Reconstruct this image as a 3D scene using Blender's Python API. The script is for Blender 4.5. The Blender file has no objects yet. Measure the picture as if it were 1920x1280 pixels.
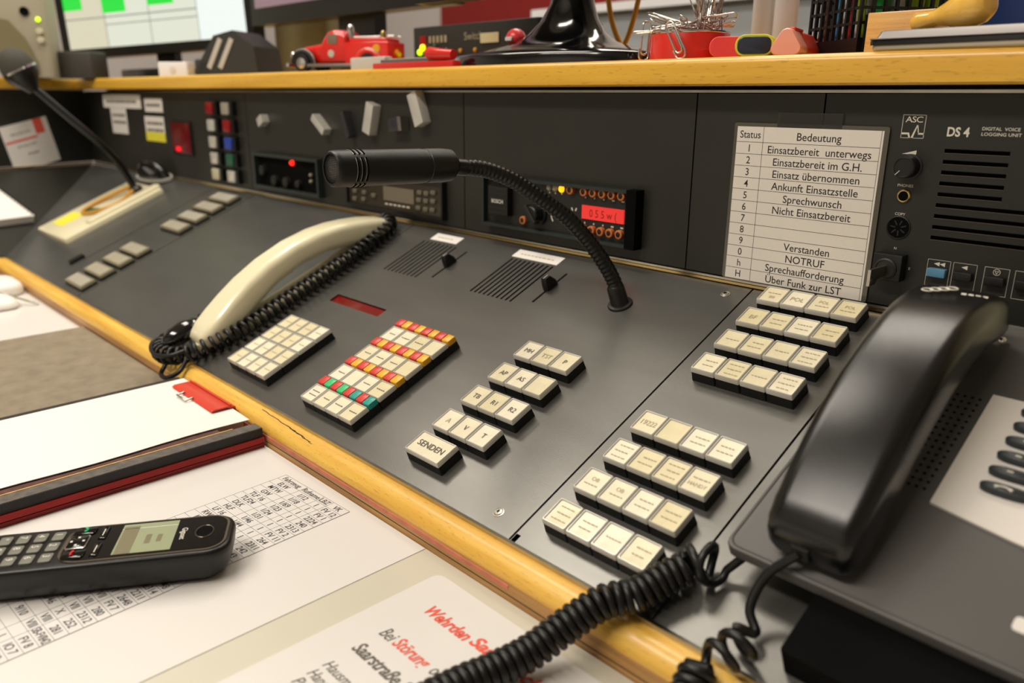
import bpy, math, random
from mathutils import Vector, Matrix, Euler, Quaternion

random.seed(7)
sc = bpy.context.scene
col = sc.collection
PI = math.pi

# ------------------------------------------------------------------ camera
AL = math.radians(23.26)              # slope of the console panels
CA, SA = math.cos(AL), math.sin(AL)
PV = 0.3063                           # slope length of the panels
YU, ZU = PV * CA, PV * SA             # foot of the upright
SHELF_F, SHELF_B, SHELF_T = YU - 0.020, ZU + 0.1590, ZU + 0.1805

cam = bpy.data.cameras.new('camera')
cam.sensor_width = 36.0
cam.lens = 36.0 * 1486.75 / 1920.0
cam.clip_start = 0.01
cam.clip_end = 50
cam.dof.use_dof = True
cam.dof.focus_distance = 0.605
cam.dof.aperture_fstop = 5.6
cam_ob = bpy.data.objects.new('camera', cam)
cam_ob.location = (0.3220, -0.3073, 0.2705)
cam_ob.rotation_euler = (math.radians(72.87), math.radians(-0.369), math.radians(46.158))
col.objects.link(cam_ob)
sc.camera = cam_ob

# ------------------------------------------------------------------ world, lights, exposure
w = bpy.data.worlds.new('world')
sc.world = w
w.use_nodes = True
w.node_tree.nodes['Background'].inputs[0].default_value = (1.0, 0.95, 0.88, 1)
w.node_tree.nodes['Background'].inputs[1].default_value = 0.05
sc.view_settings.view_transform = 'Standard'
sc.view_settings.look = 'None'
sc.view_settings.exposure = 0.0
sc.view_settings.gamma = 1.0
sc.view_settings.use_curve_mapping = False

CEIL = 1.90
FLOOR = -0.78
LAMPS = [(-0.72, 1.03, 1.45, 0.30, 22.0), (-1.20, 0.10, 1.40, 0.30, 21.0), (-0.45, -1.20, 1.60, 0.30, 44.0)]
LAMP_COL = (1.0, 0.92, 0.81)


def area_lamp(name, loc, sx, sy, power, colr):
    l = bpy.data.lights.new(name, 'AREA')
    l.shape = 'RECTANGLE'
    l.size, l.size_y = sx, sy
    l.energy = power
    l.color = colr
    o = bpy.data.objects.new(name, l)
    o.location = loc
    col.objects.link(o)
    return o


# ------------------------------------------------------------------ materials
def lin(c):
    c = c / 255.0
    return c / 12.92 if c <= 0.04045 else ((c + 0.055) / 1.055) ** 2.4


def rgb(r, g, b):
    return (lin(r), lin(g), lin(b), 1.0)


def setin(b, names, val):
    for n in names:
        if n in b.inputs:
            b.inputs[n].default_value = val
            return


def mat(name, c, rough=0.5, metal=0.0, spec=0.5, coat=0.0, noise=None, bump=None, trans=0.0, emit=None, rnd=None, ior=1.45, coatr=0.08):
    """noise=(scale, amount[, stretch]) colour variation; bump=(scale, strength); rnd = per-object tone"""
    m = bpy.data.materials.new(name)
    m.use_nodes = True
    nt = m.node_tree
    b = nt.nodes['Principled BSDF']
    c = rgb(*c)
    b.inputs['Base Color'].default_value = c
    b.inputs['Roughness'].default_value = rough
    b.inputs['Metallic'].default_value = metal
    b.inputs['IOR'].default_value = ior
    setin(b, ['Specular IOR Level', 'Specular'], spec)
    setin(b, ['Coat Weight'], coat)
    setin(b, ['Coat Roughness'], coatr)
    setin(b, ['Transmission Weight'], trans)
    last = None
    tc = None
    if noise or bump:
        tc = nt.nodes.new('ShaderNodeTexCoord')
    if noise:
        mp = nt.nodes.new('ShaderNodeMapping')
        st = noise[2] if len(noise) > 2 else (1, 1, 1)
        mp.inputs['Scale'].default_value = st
        nt.links.new(tc.outputs['Object'], mp.inputs['Vector'])
        nz = nt.nodes.new('ShaderNodeTexNoise')
        nz.inputs['Scale'].default_value = noise[0]
        nz.inputs['Detail'].default_value = 5
        nt.links.new(mp.outputs[0], nz.inputs['Vector'])
        rp = nt.nodes.new('ShaderNodeMapRange')
        rp.inputs['From Min'].default_value = 0.3
        rp.inputs['From Max'].default_value = 0.7
        rp.inputs['To Min'].default_value = 1 - noise[1]
        rp.inputs['To Max'].default_value = 1 + noise[1]
        nt.links.new(nz.outputs[0], rp.inputs['Value'])
        hv = nt.nodes.new('ShaderNodeHueSaturation')
        hv.inputs['Color'].default_value = c
        nt.links.new(rp.outputs[0], hv.inputs['Value'])
        last = hv
        nt.links.new(hv.outputs[0], b.inputs['Base Color'])
    if rnd:
        oi = nt.nodes.new('ShaderNodeObjectInfo')
        mr = nt.nodes.new('ShaderNodeMapRange')
        mr.inputs['To Min'].default_value = 1 - rnd
        mr.inputs['To Max'].default_value = 1 + rnd * 0.4
        nt.links.new(oi.outputs['Random'], mr.inputs['Value'])
        h2 = nt.nodes.new('ShaderNodeHueSaturation')
        h2.inputs['Color'].default_value = c
        if last:
            nt.links.new(last.outputs[0], h2.inputs['Color'])
        nt.links.new(mr.outputs[0], h2.inputs['Value'])
        mr2 = nt.nodes.new('ShaderNodeMapRange')
        mr2.inputs['To Min'].default_value = 1.15
        mr2.inputs['To Max'].default_value = 0.7
        nt.links.new(oi.outputs['Random'], mr2.inputs['Value'])
        nt.links.new(mr2.outputs[0], h2.inputs['Saturation'])
        nt.links.new(h2.outputs[0], b.inputs['Base Color'])
    if bump:
        bz = nt.nodes.new('ShaderNodeTexNoise')
        bz.inputs['Scale'].default_value = bump[0]
        bz.inputs['Detail'].default_value = 3
        nt.links.new(tc.outputs['Object'], bz.inputs['Vector'])
        bp = nt.nodes.new('ShaderNodeBump')
        bp.inputs['Strength'].default_value = bump[1]
        bp.inputs['Distance'].default_value = 0.0006
        nt.links.new(bz.outputs[0], bp.inputs['Height'])
        nt.links.new(bp.outputs[0], b.inputs['Normal'])
    if emit:
        b.inputs['Emission Color'].default_value = rgb(*emit[0])
        b.inputs['Emission Strength'].default_value = emit[1]
    return m


def wood(name, c_light, c_dark, rough=0.35, scale=1.0, coat=0.25, wear=0.0):
    """beech: long soft grain along x with short dark flecks"""
    m = bpy.data.materials.new(name)
    m.use_nodes = True
    nt = m.node_tree
    b = nt.nodes['Principled BSDF']
    b.inputs['Roughness'].default_value = rough
    setin(b, ['Coat Weight'], coat)
    setin(b, ['Coat Roughness'], 0.2)
    tc = nt.nodes.new('ShaderNodeTexCoord')
    m1 = nt.nodes.new('ShaderNodeMapping')
    m1.inputs['Scale'].default_value = (3 * scale, 60 * scale, 60 * scale)
    n1 = nt.nodes.new('ShaderNodeTexNoise')
    n1.inputs['Scale'].default_value = 1.5
    n1.inputs['Detail'].default_value = 6
    m2 = nt.nodes.new('ShaderNodeMapping')
    m2.inputs['Scale'].default_value = (90 * scale, 480 * scale, 480 * scale)
    n2 = nt.nodes.new('ShaderNodeTexNoise')
    n2.inputs['Scale'].default_value = 1.2
    n2.inputs['Detail'].default_value = 2
    for mp, nz in ((m1, n1), (m2, n2)):
        nt.links.new(tc.outputs['Object'], mp.inputs['Vector'])
        nt.links.new(mp.outputs[0], nz.inputs['Vector'])
    r1 = nt.nodes.new('ShaderNodeValToRGB')
    r1.color_ramp.elements[0].position = 0.3
    r1.color_ramp.elements[0].color = rgb(*c_dark)
    r1.color_ramp.elements[1].position = 0.65
    r1.color_ramp.elements[1].color = rgb(*c_light)
    nt.links.new(n1.outputs[0], r1.inputs[0])
    r2 = nt.nodes.new('ShaderNodeMapRange')
    r2.inputs['From Min'].default_value = 0.30
    r2.inputs['From Max'].default_value = 0.40
    r2.inputs['To Min'].default_value = 0.78
    r2.inputs['To Max'].default_value = 1.0
    nt.links.new(n2.outputs[0], r2.inputs['Value'])
    hv = nt.nodes.new('ShaderNodeHueSaturation')
    nt.links.new(r1.outputs[0], hv.inputs['Color'])
    nt.links.new(r2.outputs[0], hv.inputs['Value'])
    if wear:
        m3 = nt.nodes.new('ShaderNodeMapping')
        m3.inputs['Scale'].default_value = (22, 160, 160)
        n3 = nt.nodes.new('ShaderNodeTexNoise')
        n3.inputs['Scale'].default_value = 1.0
        n3.inputs['Detail'].default_value = 8
        n3.inputs['Roughness'].default_value = 0.75
        nt.links.new(tc.outputs['Object'], m3.inputs['Vector'])
        nt.links.new(m3.outputs[0], n3.inputs['Vector'])
        r3 = nt.nodes.new('ShaderNodeMapRange')
        r3.inputs['From Min'].default_value = 0.62
        r3.inputs['From Max'].default_value = 0.74
        r3.inputs['To Min'].default_value = 0.0
        r3.inputs['To Max'].default_value = wear
        nt.links.new(n3.outputs[0], r3.inputs['Value'])
        mx = nt.nodes.new('ShaderNodeMixRGB')
        mx.inputs['Color2'].default_value = rgb(104, 74, 36)
        nt.links.new(r3.outputs[0], mx.inputs['Fac'])
        nt.links.new(hv.outputs[0], mx.inputs['Color1'])
        nt.links.new(mx.outputs[0], b.inputs['Base Color'])
    else:
        nt.links.new(hv.outputs[0], b.inputs['Base Color'])
    return m


M = {}
M['panel'] = mat('slate grey satin panel', (70, 71, 69), 0.30, noise=(9, 0.10, (1, 3, 1)), bump=(900, 0.10))
M['panel_metal'] = mat('slate grey brushed metal panel', (104, 103, 99), 0.30, metal=0.65, noise=(7, 0.10, (1, 4, 1)), bump=(900, 0.08))
M['upright'] = mat('charcoal upright panel', (38, 38, 33), 0.45, noise=(14, 0.08), bump=(1200, 0.12))
M['device'] = mat('black device front', (31, 31, 27), 0.5, noise=(30, 0.1), bump=(1500, 0.15))
M['black'] = mat('black plastic', (16, 16, 16), 0.42)
M['deep'] = mat('deep black', (6, 6, 6), 0.8, spec=0.1)
M['gloss_black'] = mat('gloss black', (10, 10, 11), 0.12, coat=0.5)
M['cord'] = mat('black cord rubber', (15, 15, 14), 0.38)
M['hs_black'] = mat('black handset plastic', (13, 13, 13), 0.22, spec=0.6, bump=(2500, 0.12))
M['mic_black'] = mat('black mic enamel', (13, 13, 12), 0.36, bump=(1800, 0.2))
M['neck'] = mat('black gooseneck', (11, 11, 10), 0.28)
M['mesh'] = mat('mic grille mesh', (150, 146, 134), 0.4, metal=0.5)
M['steel'] = mat('steel trim', (190, 186, 172), 0.28, metal=1.0, noise=(60, 0.1))
M['chrome'] = mat('chrome', (215, 212, 205), 0.15, metal=1.0)
M['brass'] = mat('brass', (196, 170, 110), 0.25, metal=1.0)
M['cream'] = mat('cream plastic', (226, 219, 186), 0.28, coat=0.3)
M['beige'] = mat('beige plastic', (196, 190, 160), 0.5)
M['cap'] = mat('clear key cap plastic', (194, 191, 178), 0.14, coat=0.35, rnd=0.05)
M['insert'] = mat('cream paper insert', (224, 214, 178), 0.40, coat=0.15, rnd=0.12, noise=(160, 0.05))
M['capgrey'] = mat('flat grey key', (164, 159, 142), 0.4, rnd=0.1, noise=(90, 0.08))
M['olive_side'] = mat('yellowed key side', (128, 122, 98), 0.5)
M['ink'] = mat('black ink', (44, 42, 40), 0.7)
M['ink_grey'] = mat('faded ink', (186, 176, 146), 0.7)
M['ink_mid'] = mat('grey ink', (98, 95, 86), 0.7)
M['ink_table'] = mat('printed grey ink', (86, 85, 86), 0.7)
M['ink_red'] = mat('red ink', (226, 92, 72), 0.7)
M['white_print'] = mat('white print', (214, 210, 196), 0.6)
M['paper'] = mat('white paper', (234, 230, 224), 0.55, coat=0.15, coatr=0.25)
M['sign_paper'] = mat('laminated sign paper', (224, 218, 208), 0.5, coat=0.4, coatr=0.15, noise=(500, 0.015))
M['film'] = mat('clear lamination film', (84, 80, 68), 0.2, coat=0.3)
M['tape'] = mat('clear tape', (58, 58, 53), 0.25, coat=0.3)
M['tape'].node_tree.nodes['Principled BSDF'].inputs['Alpha'].default_value = 0.35
M['pad'] = mat('beige desk pad', (206, 202, 186), 0.45, coat=0.2)
M['white_sheet'] = mat('white sheet', (218, 215, 211), 0.4, coat=0.3, coatr=0.15)
M['wood'] = wood('beech shelf', (226, 178, 62), (206, 154, 42))
M['wood_nose'] = wood('worn beech nosing', (236, 192, 88), (214, 160, 60), 0.4, 1.6, wear=0.75)
M['wood_low'] = wood('dark worn beech edge', (186, 140, 78), (140, 98, 50), 0.5, 2.0, wear=0.8)
M['wood_light'] = wood('pale varnished wood', (226, 178, 106), (206, 154, 84), 0.3, 4.0, 0.5)
M['handle_wood'] = mat('varnished yellow wood', (232, 182, 78), 0.15, coat=0.8, noise=(60, 0.08, (1, 4, 1)))
M['pink'] = mat('worn red paint line', (196, 116, 92), 0.6, noise=(90, 0.2))
M['crack'] = mat('dark joint', (46, 34, 24), 0.8)
M['red'] = mat('red plastic', (205, 38, 28), 0.3, coat=0.3)
M['red_lacquer'] = mat('red lacquer', (208, 40, 24), 0.3, coat=0.5)
M['red_key'] = mat('red key', (204, 52, 44), 0.42, coat=0.12)
M['yellow_key'] = mat('yellow key', (222, 168, 24), 0.42, coat=0.12)
M['green_key'] = mat('green key', (52, 186, 112), 0.42, coat=0.12)
M['teal_key'] = mat('teal key', (32, 150, 138), 0.42, coat=0.12)
M['red_win'] = mat('dark red display window', (112, 8, 8), 0.18, coat=0.5)
M['red_glow'] = mat('glowing red lens', (84, 5, 9), 0.3, emit=((190, 8, 24), 0.06))
M['red_hot'] = mat('lit red lamp', (255, 20, 20), 0.4, emit=((255, 36, 24), 2.2))
M['red_lit'] = mat('lit red segment', (220, 10, 24), 0.4, emit=((240, 16, 36), 0.9))
M['lcd_red'] = mat('red lcd', (206, 48, 44), 0.4, emit=((224, 50, 44), 0.55))
M['orange'] = mat('orange button ring', (196, 112, 52), 0.4)
M['amber'] = mat('lit amber lamp', (255, 190, 30), 0.4, emit=((255, 176, 20), 1.6))
M['lampgrey'] = mat('unlit lamp lens', (150, 146, 124), 0.25, coat=0.4)
M['green_led'] = mat('green led', (190, 240, 20), 0.4, emit=((180, 240, 20), 2.0))
M['yellow_led'] = mat('yellow led', (250, 220, 20), 0.4, emit=((255, 214, 20), 2.0))
M['blue_key'] = mat('blue key', (38, 66, 160), 0.4)
M['green_dk'] = mat('dark green key', (30, 88, 62), 0.4)
M['red_dk'] = mat('deep red key', (140, 12, 14), 0.35)
M['btn_blue'] = mat('pale blue button', (84, 136, 168), 0.4)
M['silver'] = mat('silver magnet', (206, 204, 196), 0.3, metal=0.3)
M['dark_mag'] = mat('dark magnet', (74, 74, 80), 0.35, metal=0.7)
M['yellow_st'] = mat('yellow sticker', (232, 224, 66), 0.6)
M['cable_y'] = mat('yellow brown cable', (196, 142, 42), 0.4)
M['brown_page'] = mat('grey brown board', (130, 119, 100), 0.75, noise=(55, 0.14), bump=(500, 0.3))
M['binder_black'] = mat('black bookcloth', (34, 33, 32), 0.6, noise=(90, 0.2), bump=(900, 0.4))
M['binder_red'] = mat('dark red bookcloth', (142, 32, 30), 0.55, noise=(120, 0.18, (1, .2, 1)), bump=(900, 0.4))
M['gold'] = mat('worn gold edge', (196, 160, 92), 0.5, noise=(200, 0.2))
M['worn'] = mat('worn brown binding', (84, 52, 44), 0.7, noise=(160, 0.3))
M['worn_grey'] = mat('worn grey bookcloth', (92, 86, 80), 0.7, noise=(160, 0.3))
M['page_edge'] = mat('page edges', (196, 192, 184), 0.7)
M['clip_red'] = mat('red clip', (206, 60, 40), 0.35, coat=0.2)
M['phone_plate'] = mat('anthracite phone shell', (80, 78, 76), 0.42, bump=(2500, 0.15))
M['phone_light'] = mat('light grey phone face', (214, 209, 202), 0.5)
M['navy_key'] = mat('dark slate phone key', (36, 42, 46), 0.4)
M['cl_side'] = mat('cordless dark shell', (9, 9, 9), 0.34)
M['cl_face'] = mat('cordless gloss face', (7, 7, 8), 0.10)
M['cl_frame'] = mat('cordless pewter frame', (112, 104, 90), 0.3, metal=0.8)
M['cl_key'] = mat('grey rubber key', (112, 112, 102), 0.45)
M['cl_lcd'] = mat('green grey lcd', (150, 158, 126), 0.25, coat=0.6)
M['cl_lcd2'] = mat('shaded lcd segment', (118, 112, 86), 0.4)
M['green_ink'] = mat('green phone mark', (20, 180, 110), 0.4)
M['red_ink2'] = mat('red phone mark', (214, 30, 40), 0.4)
M['screen'] = mat('bright monitor picture', (12, 12, 12), 0.4, emit=((226, 229, 210), 1.0))
M['screen_y'] = mat('warm monitor picture', (12, 12, 12), 0.4, emit=((224, 218, 190), 0.95))
M['screen_b'] = mat('cool monitor picture', (12, 12, 12), 0.4, emit=((232, 240, 234), 1.1))
M['screen_hi'] = mat('white monitor picture', (236, 236, 226), 0.4, emit=((240, 240, 228), 1.5))
M['screen_green'] = mat('green monitor field', (12, 12, 12), 0.4, emit=((44, 228, 70), 1.0))
M['screen_line'] = mat('monitor rule', (12, 12, 12), 0.4, emit=((176, 180, 170), 0.55))
M['screen_mauve'] = mat('mauve monitor picture', (128, 108, 122), 0.4, emit=((132, 112, 128), 0.4))
M['screen_lilac'] = mat('lilac monitor picture', (176, 172, 196), 0.4, emit=((176, 172, 200), 0.5))
M['screen_rose'] = mat('rose monitor picture', (160, 92, 84), 0.4, emit=((160, 92, 84), 0.35))
M['bezel'] = mat('black monitor bezel', (14, 14, 13), 0.3)
M['wall'] = mat('light grey wall', (196, 190, 186), 0.8, noise=(4, 0.03))
M['ceil'] = mat('white ceiling', (226, 222, 214), 0.9)
M['floor'] = mat('grey floor', (112, 108, 102), 0.6, noise=(20, 0.1))
M['wall_red'] = mat('dark red wall panel', (132, 22, 18), 0.5)
M['cab'] = mat('light grey steel cabinet', (168, 172, 174), 0.4)
M['cabline'] = mat('cabinet gap', (96, 98, 100), 0.5)
M['truck_red'] = mat('truck red paint', (214, 30, 18), 0.22, coat=0.7)
M['tyre'] = mat('rubber tyre', (20, 20, 20), 0.6)
M['glass_dark'] = mat('toy window', (120, 112, 96), 0.15, coat=0.5)
M['pinkred'] = mat('coral highlighter', (226, 62, 62), 0.35, coat=0.3)
M['navy'] = mat('navy cap', (34, 40, 56), 0.4)
M['lime'] = mat('yellow green rim', (196, 204, 52), 0.4)
M['peach'] = mat('frosted pink cap', (236, 160, 140), 0.35, coat=0.4)
M['orange_red'] = mat('orange red barrel', (226, 66, 40), 0.35)
M['tin'] = mat('brushed tin lid', (128, 124, 122), 0.40, metal=0.7)
M['tin_base'] = mat('tin base', (180, 172, 150), 0.35, metal=0.5)
M['blue'] = mat('blue folder', (16, 48, 116), 0.5)
M['skyblue'] = mat('light blue pen', (60, 150, 206), 0.35)
M['pen_green'] = mat('green pen', (30, 160, 70), 0.35)
M['pen_lime'] = mat('lime highlighter', (170, 210, 50), 0.35)
M['pen_red'] = mat('red pen', (206, 34, 30), 0.35)
M['pen_white'] = mat('pale pen', (200, 206, 216), 0.35)
M['pen_brown'] = mat('brown pencil', (150, 96, 70), 0.5)
M['bottle'] = mat('milky bottle', (232, 232, 234), 0.3, coat=0.3)
M['lamp_white'] = mat('lamp housing', (230, 230, 226), 0.5)


# ------------------------------------------------------------------ mesh builder
_text_cache = {}


def text_mesh(s, shear=0.0, bold=0.0, spacing=1.0):
    key = (s, shear, bold, spacing)
    if key not in _text_cache:
        cu = bpy.data.curves.new('lettering', 'FONT')
        cu.body = s
        cu.size = 1.0
        cu.shear = shear
        cu.offset = bold
        cu.space_character = spacing
        cu.resolution_u = 3
        o = bpy.data.objects.new('lettering', cu)
        me = o.to_mesh()
        vs = [tuple(v.co) for v in me.vertices]
        fs = [tuple(p.vertices) for p in me.polygons]
        o.to_mesh_clear()
        bpy.data.objects.remove(o)
        bpy.data.curves.remove(cu)
        _text_cache[key] = (vs, fs)
    return _text_cache[key]


def rrect(w_, d_, r, n=4):
    """rounded rectangle outline, counter-clockwise, centred"""
    r = max(0.0, min(r, w_ / 2 - 1e-6, d_ / 2 - 1e-6))
    if r <= 1e-7:
        return [(w_ / 2, -d_ / 2), (w_ / 2, d_ / 2), (-w_ / 2, d_ / 2), (-w_ / 2, -d_ / 2)]
    pts = []
    for cx, cy, a0 in ((w_ / 2 - r, -d_ / 2 + r, -90), (w_ / 2 - r, d_ / 2 - r, 0), (-w_ / 2 + r, d_ / 2 - r, 90), (-w_ / 2 + r, -d_ / 2 + r, 180)):
        for k in range(n + 1):
            a = math.radians(a0 + 90 * k / n)
            pts.append((cx + r * math.cos(a), cy + r * math.sin(a)))
    return pts


class MB:
    def __init__(self):
        self.v, self.f, self.m = [], [], []

    def add(self, vs, fs, mi=0, T=None):
        o = len(self.v)
        if T is not None:
            vs = [tuple(T @ Vector(p)) for p in vs]
        self.v.extend(tuple(p) for p in vs)
        for f in fs:
            self.f.append(tuple(i + o for i in f))
            self.m.append(mi)
        return self

    def box(self, x0, x1, y0, y1, z0, z1, mi=0, T=None):
        vs = [(x0, y0, z0), (x1, y0, z0), (x1, y1, z0), (x0, y1, z0), (x0, y0, z1), (x1, y0, z1), (x1, y1, z1), (x0, y1, z1)]
        fs = [(0, 3, 2, 1), (4, 5, 6, 7), (0, 1, 5, 4), (1, 2, 6, 5), (2, 3, 7, 6), (3, 0, 4, 7)]
        return self.add(vs, fs, mi, T)

    def loft(self, rings, mi=0, T=None, cap0=True, cap1=True, closed=True):
        """rings: lists of 3D points of equal length"""
        n = len(rings[0])
        vs = [p for r in rings for p in r]
        fs = []
        for k in range(len(rings) - 1):
            a, b = k * n, (k + 1) * n
            for i in range(n if closed else n - 1):
                j = (i + 1) % n
                fs.append((a + i, a + j, b + j, b + i))
        if cap0:
            fs.append(tuple(reversed(range(n))))
        if cap1:
            o = (len(rings) - 1) * n
            fs.append(tuple(range(o, o + n)))
        return self.add(vs, fs, mi, T)

    def rbox(self, cx, cy, z0, z1, w_, d_, r=0.0, ch=0.0, mi=0, T=None, n=3, chb=0.0, taper=0.0):
        rings = []
        o = rrect(w_, d_, r, n)
        if chb > 0:
            ob = rrect(w_ - 2 * chb, d_ - 2 * chb, max(r - chb, 1e-5 if r > 0 else 0), n)
            rings.append([(cx + x, cy + y, z0) for x, y in ob])
            rings.append([(cx + x, cy + y, z0 + chb) for x, y in o])
        else:
            rings.append([(cx + x, cy + y, z0) for x, y in o])
        o1 = rrect(w_ - 2 * taper, d_ - 2 * taper, r, n)
        if ch > 0:
            rings.append([(cx + x, cy + y, z1 - ch) for x, y in o1])
            steps = 2 if r > 0 else 1
            for s in range(1, steps + 1):
                a = PI / 2 * s / steps
                dd = ch * (1 - math.cos(a)) if steps > 1 else ch
                zz = z1 - ch + ch * (math.sin(a) if steps > 1 else 1)
                o2 = rrect(w_ - 2 * taper - 2 * dd, d_ - 2 * taper - 2 * dd, max(r - dd, 1e-5 if r > 0 else 0), n)
                rings.append([(cx + x, cy + y, zz) for x, y in o2])
        else:
            rings.append([(cx + x, cy + y, z1) for x, y in o1])
        return self.loft(rings, mi, T)

    def prism(self, outline, z0, z1, mi=0, T=None):
        return self.loft([[(x, y, z0) for x, y in outline], [(x, y, z1) for x, y in outline]], mi, T)

    def lathe(self, prof, n=24, mi=0, T=None, cap0=True, cap1=True):
        rings = [[(r * math.cos(2 * PI * k / n), r * math.sin(2 * PI * k / n), z) for k in range(n)] for r, z in prof]
        return self.loft(rings, mi, T, cap0, cap1)

    def cyl(self, p, q, r, n=16, mi=0, r2=None):
        return self.tube([p, q], [r, r if r2 is None else r2], n, mi)

    def tube(self, pts, r, n=8, mi=0, flat=1.0, up=None, caps=True):
        pts = [Vector(p) for p in pts]
        rs = r if isinstance(r, (list, tuple)) else [r] * len(pts)
        rings = []
        t0 = (pts[1] - pts[0]).normalized()
        a = Vector(up) if up else (Vector((0, 0, 1)) if abs(t0.z) < 0.9 else Vector((1, 0, 0)))
        nrm = (a - t0 * a.dot(t0)).normalized()
        for i, p in enumerate(pts):
            if i == 0:
                t = t0
            elif i == len(pts) - 1:
                t = (pts[i] - pts[i - 1]).normalized()
            else:
                t = (pts[i + 1] - pts[i - 1]).normalized()
            nrm = (nrm - t * nrm.dot(t)).normalized()
            bi = t.cross(nrm)
            rings.append([tuple(p + (nrm * math.cos(2 * PI * k / n) * flat + bi * math.sin(2 * PI * k / n)) * rs[i]) for k in range(n)])
        return self.loft(rings, mi, None, caps, caps)

    def ball(self, c, r, mi=0, n=16, m=10, sc_=(1, 1, 1)):
        prof = [(max(1e-5, r * math.sin(PI * k / m)), -r * math.cos(PI * k / m)) for k in range(m + 1)]
        T = Matrix.Translation(c) @ Matrix.Diagonal((sc_[0], sc_[1], sc_[2], 1))
        return self.lathe(prof, n, mi, T)

    def text(self, s, x, y, z, size, mi=0, align='c', sx=1.0, T=None, shear=0.0, bold=0.0, rot=0.0, spacing=1.0, valign='c'):
        vs, fs = text_mesh(s, shear, bold, spacing)
        if not vs:
            return self
        x0, x1 = min(v[0] for v in vs), max(v[0] for v in vs)
        ox = {'c': -(x0 + x1) / 2, 'l': 0.0, 'r': -x1}[align]
        oy = -0.35 if valign == 'c' else 0.0
        c_, s_ = math.cos(rot), math.sin(rot)
        out = []
        for vx, vy, vz in vs:
            a, b = (vx + ox) * size * sx, (vy + oy) * size
            out.append((x + a * c_ - b * s_, y + a * s_ + b * c_, z))
        return self.add(out, fs, mi, T)

    def plate_holes(self, x0, x1, y0, y1, z0, z1, holes, mi=0, mh=1, depth=None):
        """plate with real rectangular openings (x0,x1,y0,y1[,depth]); walls and floor of each opening in mh"""
        xs = sorted({x0, x1} | {h[0] for h in holes} | {h[1] for h in holes})
        ys = sorted({y0, y1} | {h[2] for h in holes} | {h[3] for h in holes})
        idx = {}
        vs, fs = [], []

        def vid(x, y):
            if (x, y) not in idx:
                idx[(x, y)] = len(vs)
                vs.append((x, y, z1))
            return idx[(x, y)]
        for a, b in zip(xs, xs[1:]):
            for c, d in zip(ys, ys[1:]):
                mx, my = (a + b) / 2, (c + d) / 2
                if any(h[0] < mx < h[1] and h[2] < my < h[3] for h in holes):
                    continue
                fs.append((vid(a, c), vid(b, c), vid(b, d), vid(a, d)))
        self.add(vs, fs, mi)
        self.add([(x0, y0, z0), (x1, y0, z0), (x1, y1, z0), (x0, y1, z0), (x0, y0, z1), (x1, y0, z1), (x1, y1, z1), (x0, y1, z1)],
                 [(0, 3, 2, 1), (0, 1, 5, 4), (1, 2, 6, 5), (2, 3, 7, 6), (3, 0, 4, 7)], mi)
        for h in holes:
            dz = h[4] if len(h) > 4 else (depth or 0.002)
            a, b, c, d = h[:4]
            zb = z1 - dz
            self.add([(a, c, zb), (b, c, zb), (b, d, zb), (a, d, zb), (a, c, z1), (b, c, z1), (b, d, z1), (a, d, z1)],
                     [(0, 1, 2, 3), (0, 4, 5, 1), (1, 5, 6, 2), (2, 6, 7, 3), (3, 7, 4, 0)], mh)
        return self

    def mesh(self, name, mats, smooth=None):
        me = bpy.data.meshes.new(name)
        me.from_pydata(self.v, [], self.f)
        for mm in (mats if isinstance(mats, (list, tuple)) else [mats]):
            me.materials.append(M[mm])
        me.polygons.foreach_set('material_index', self.m)
        if smooth is not None:
            me.polygons.foreach_set('use_smooth', [True] * len(me.polygons))
            me.set_sharp_from_angle(angle=math.radians(smooth))
        me.update()
        return me

    def build(self, name, mats, parent=None, loc=None, rot=None, smooth=None):
        return put(name, self.mesh(name, mats, smooth), parent, loc, rot)


def put(name, me, parent=None, loc=None, rot=None):
    o = bpy.data.objects.new(name, me)
    col.objects.link(o)
    if parent is not None:
        o.parent = parent
    if loc is not None:
        o.location = loc
    if rot is not None:
        o.rotation_euler = rot
    return o


def tag(o, label, cat, group=None, kind=None):
    o['label'] = label
    o['category'] = cat
    if group:
        o['group'] = group
    if kind:
        o['kind'] = kind
    return o


def thing(name, label, cat, loc=(0, 0, 0), rot=(0, 0, 0), group=None):
    o = bpy.data.objects.new(name, None)
    o.empty_display_size = 0.02
    col.objects.link(o)
    o.location = loc
    o.rotation_euler = rot
    return tag(o, label, cat, group)


def struct(name, mb, mats, label=None, smooth=None):
    o = mb.build(name, mats, smooth=smooth)
    o['kind'] = 'structure'
    if label:
        o['label'] = label
    return o


PROT = (AL, 0, 0)
UROT = (PI / 2, 0, 0)


def PP(u, v, h=0.0):
    """point on the sloped panel plane, h above it"""
    return (u, v * CA - h * SA, v * SA + h * CA)


def UP(u, h, out=0.0):
    """point on the upright face"""
    return (u, YU - out, ZU + h)


# ------------------------------------------------------------------ room shell
RX0, RX1, RY0, RY1 = -2.9, 2.3, -2.4, 1.75
struct('floor', MB().box(RX0, RX1, RY0, RY1, FLOOR - 0.05, FLOOR), 'floor')
struct('ceiling', MB().box(RX0, RX1, RY0, RY1, CEIL, CEIL + 0.05), 'ceil')
struct('wall_back', MB().box(RX0, RX1, RY1, RY1 + 0.05, FLOOR, CEIL), 'wall')
struct('wall_left', MB().box(RX0 - 0.05, RX0, RY0, RY1, FLOOR, CEIL), 'wall')
struct('wall_right', MB().box(RX1, RX1 + 0.05, RY0, RY1, FLOOR, CEIL), 'wall')
struct('wall_front', MB().box(RX0, RX1, RY0 - 0.05, RY0, FLOOR, CEIL), 'wall')
struct('trim_1', MB().box(-2.19, 2.0, RY1 - 0.02, RY1, 0.522, 0.605), 'wall_red', 'dark red panel band on the back wall')
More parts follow.
